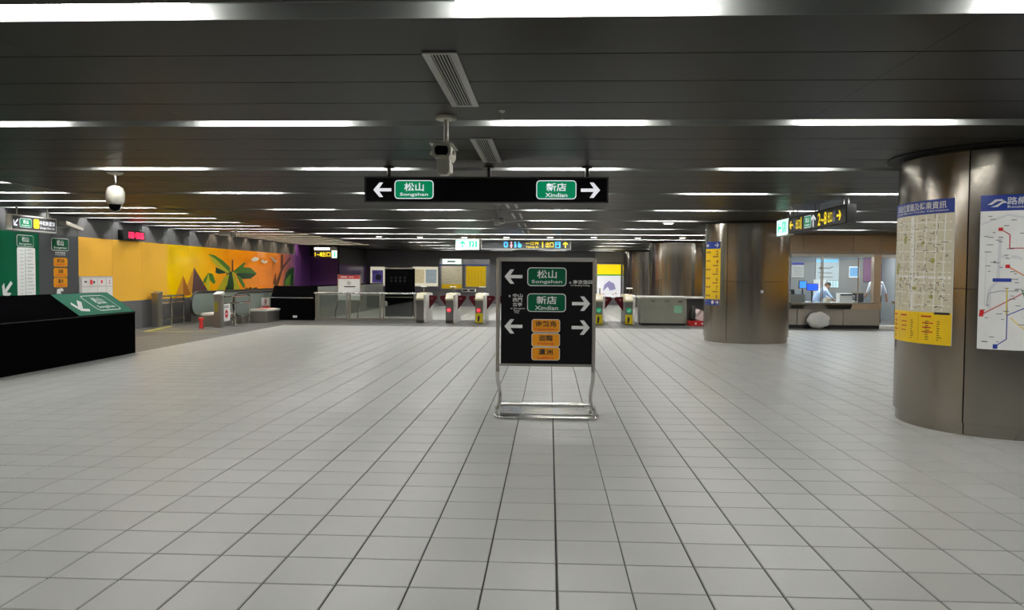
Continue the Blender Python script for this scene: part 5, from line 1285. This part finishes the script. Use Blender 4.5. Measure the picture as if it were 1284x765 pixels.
MB().tube([(cxx+.025, cyy, ZC-.44), (cxx+.03, cyy, hzc-.1), (hxc+.05, cyy-.02, hzc-.18)], .03, 10).build('arm', CAMW, cc, smooth=True)
# dome camera
dc = thing('dome_camera', 'white dome camera on a short ceiling stem at left', 'camera', (-6.15, 10.8, ZC))
dx, dy = -6.14, 10.8
MB().lathe((dx, dy, ZC-.04), [(.05, 0), (.1, .02), (.11, .039)], 20).build('flange', CAMW, dc, smooth=True)
MB().tube([(dx, dy, ZC-.04), (dx, dy, ZC-.2)], .025, 10).build('stem', CHROME, dc, smooth=True)
MB().lathe((dx, dy, ZC-.46), [(.085, 0), (.118, .04), (.124, .12), (.122, .18), (.10, .24), (.05, .27), (.02, .275)], 24).build('housing', CAMW, dc, smooth=True)
MB().lathe((dx, dy, ZC-.545), [(.005, 0), (.05, .012), (.08, .045), (.09, .09)], 22).build('dome', BLACK, dc, smooth=True)
MB().tube([(dx-.095, dy, ZC-.46), (dx-.07, dy, ZC-.53), (dx, dy, ZC-.555), (dx+.07, dy, ZC-.53), (dx+.095, dy, ZC-.46)], .008, 6).build('guard', CAMW, dc)
# mid-hall camera
mc = thing('pole_camera', 'small grey camera on a pole below the middle of the black hanging sign', 'camera', (-1.03, 15.5, ZC))
mx_, my_ = -1.05, 15.5
MB().tube([(mx_, my_, ZC), (mx_, my_, ZC-.3)], .03, 8).lathe((mx_, my_, ZC-.02), [(.07, 0), (.07, .019)], 14).build('pole', GREYL, mc, smooth=True)
MB().box((mx_-.06, my_-.16, ZC-.42), (mx_+.06, my_+.14, ZC-.29)).build('housing', GREYL, mc, bevel=.015)
MB().lathe((mx_+.08, my_, ZC-.40), [(.03, 0), (.075, .03), (.075, .1), (.03, .13)], 14).build('lamp', GREYL, mc, smooth=True)
# bay cameras
bc = thing('bay_camera', 'grey camera on a white bracket above the palm of the mural', 'camera', (-9.6, 24.5, ZL))
cpx = on_y(296, 292, 24.5); bxx = cpx.x
MB().tube([(bxx, 24.5, ZL), (bxx, 24.5, cpx.z-.12), (bxx-.12, 24.5, cpx.z-.14), (bxx-.14, 24.5, cpx.z)], .03, 8).build('bracket', WPLAST, bc)
MB().box((bxx-.5, 24.35, cpx.z-.1), (bxx-.12, 24.55, cpx.z+.04)).build('housing', GREYL, bc, bevel=.02)
MB().lathe((bxx-.5, 24.45, cpx.z-.03), [(.05, -.03), (.05, .02)], 12, axis='x').build('lens', BLACK, bc)
sp = thing('sprinkler', 'small sprinkler head in the ceiling near the ceiling camera', 'sprinkler', (-.42, 6.75, ZC))
MB().lathe((-.42, 6.75, ZC-.02), [(.02, 0), (.03, .019)], 12).build('rose', SATIN, sp); MB().tube([(-.42, 6.75, ZC-.02), (-.42, 6.75, ZC-.07)], .006, 6).lathe((-.42, 6.75, ZC-.075), [(.018, 0), (.018, .004)], 12).build('head', SATIN, sp)
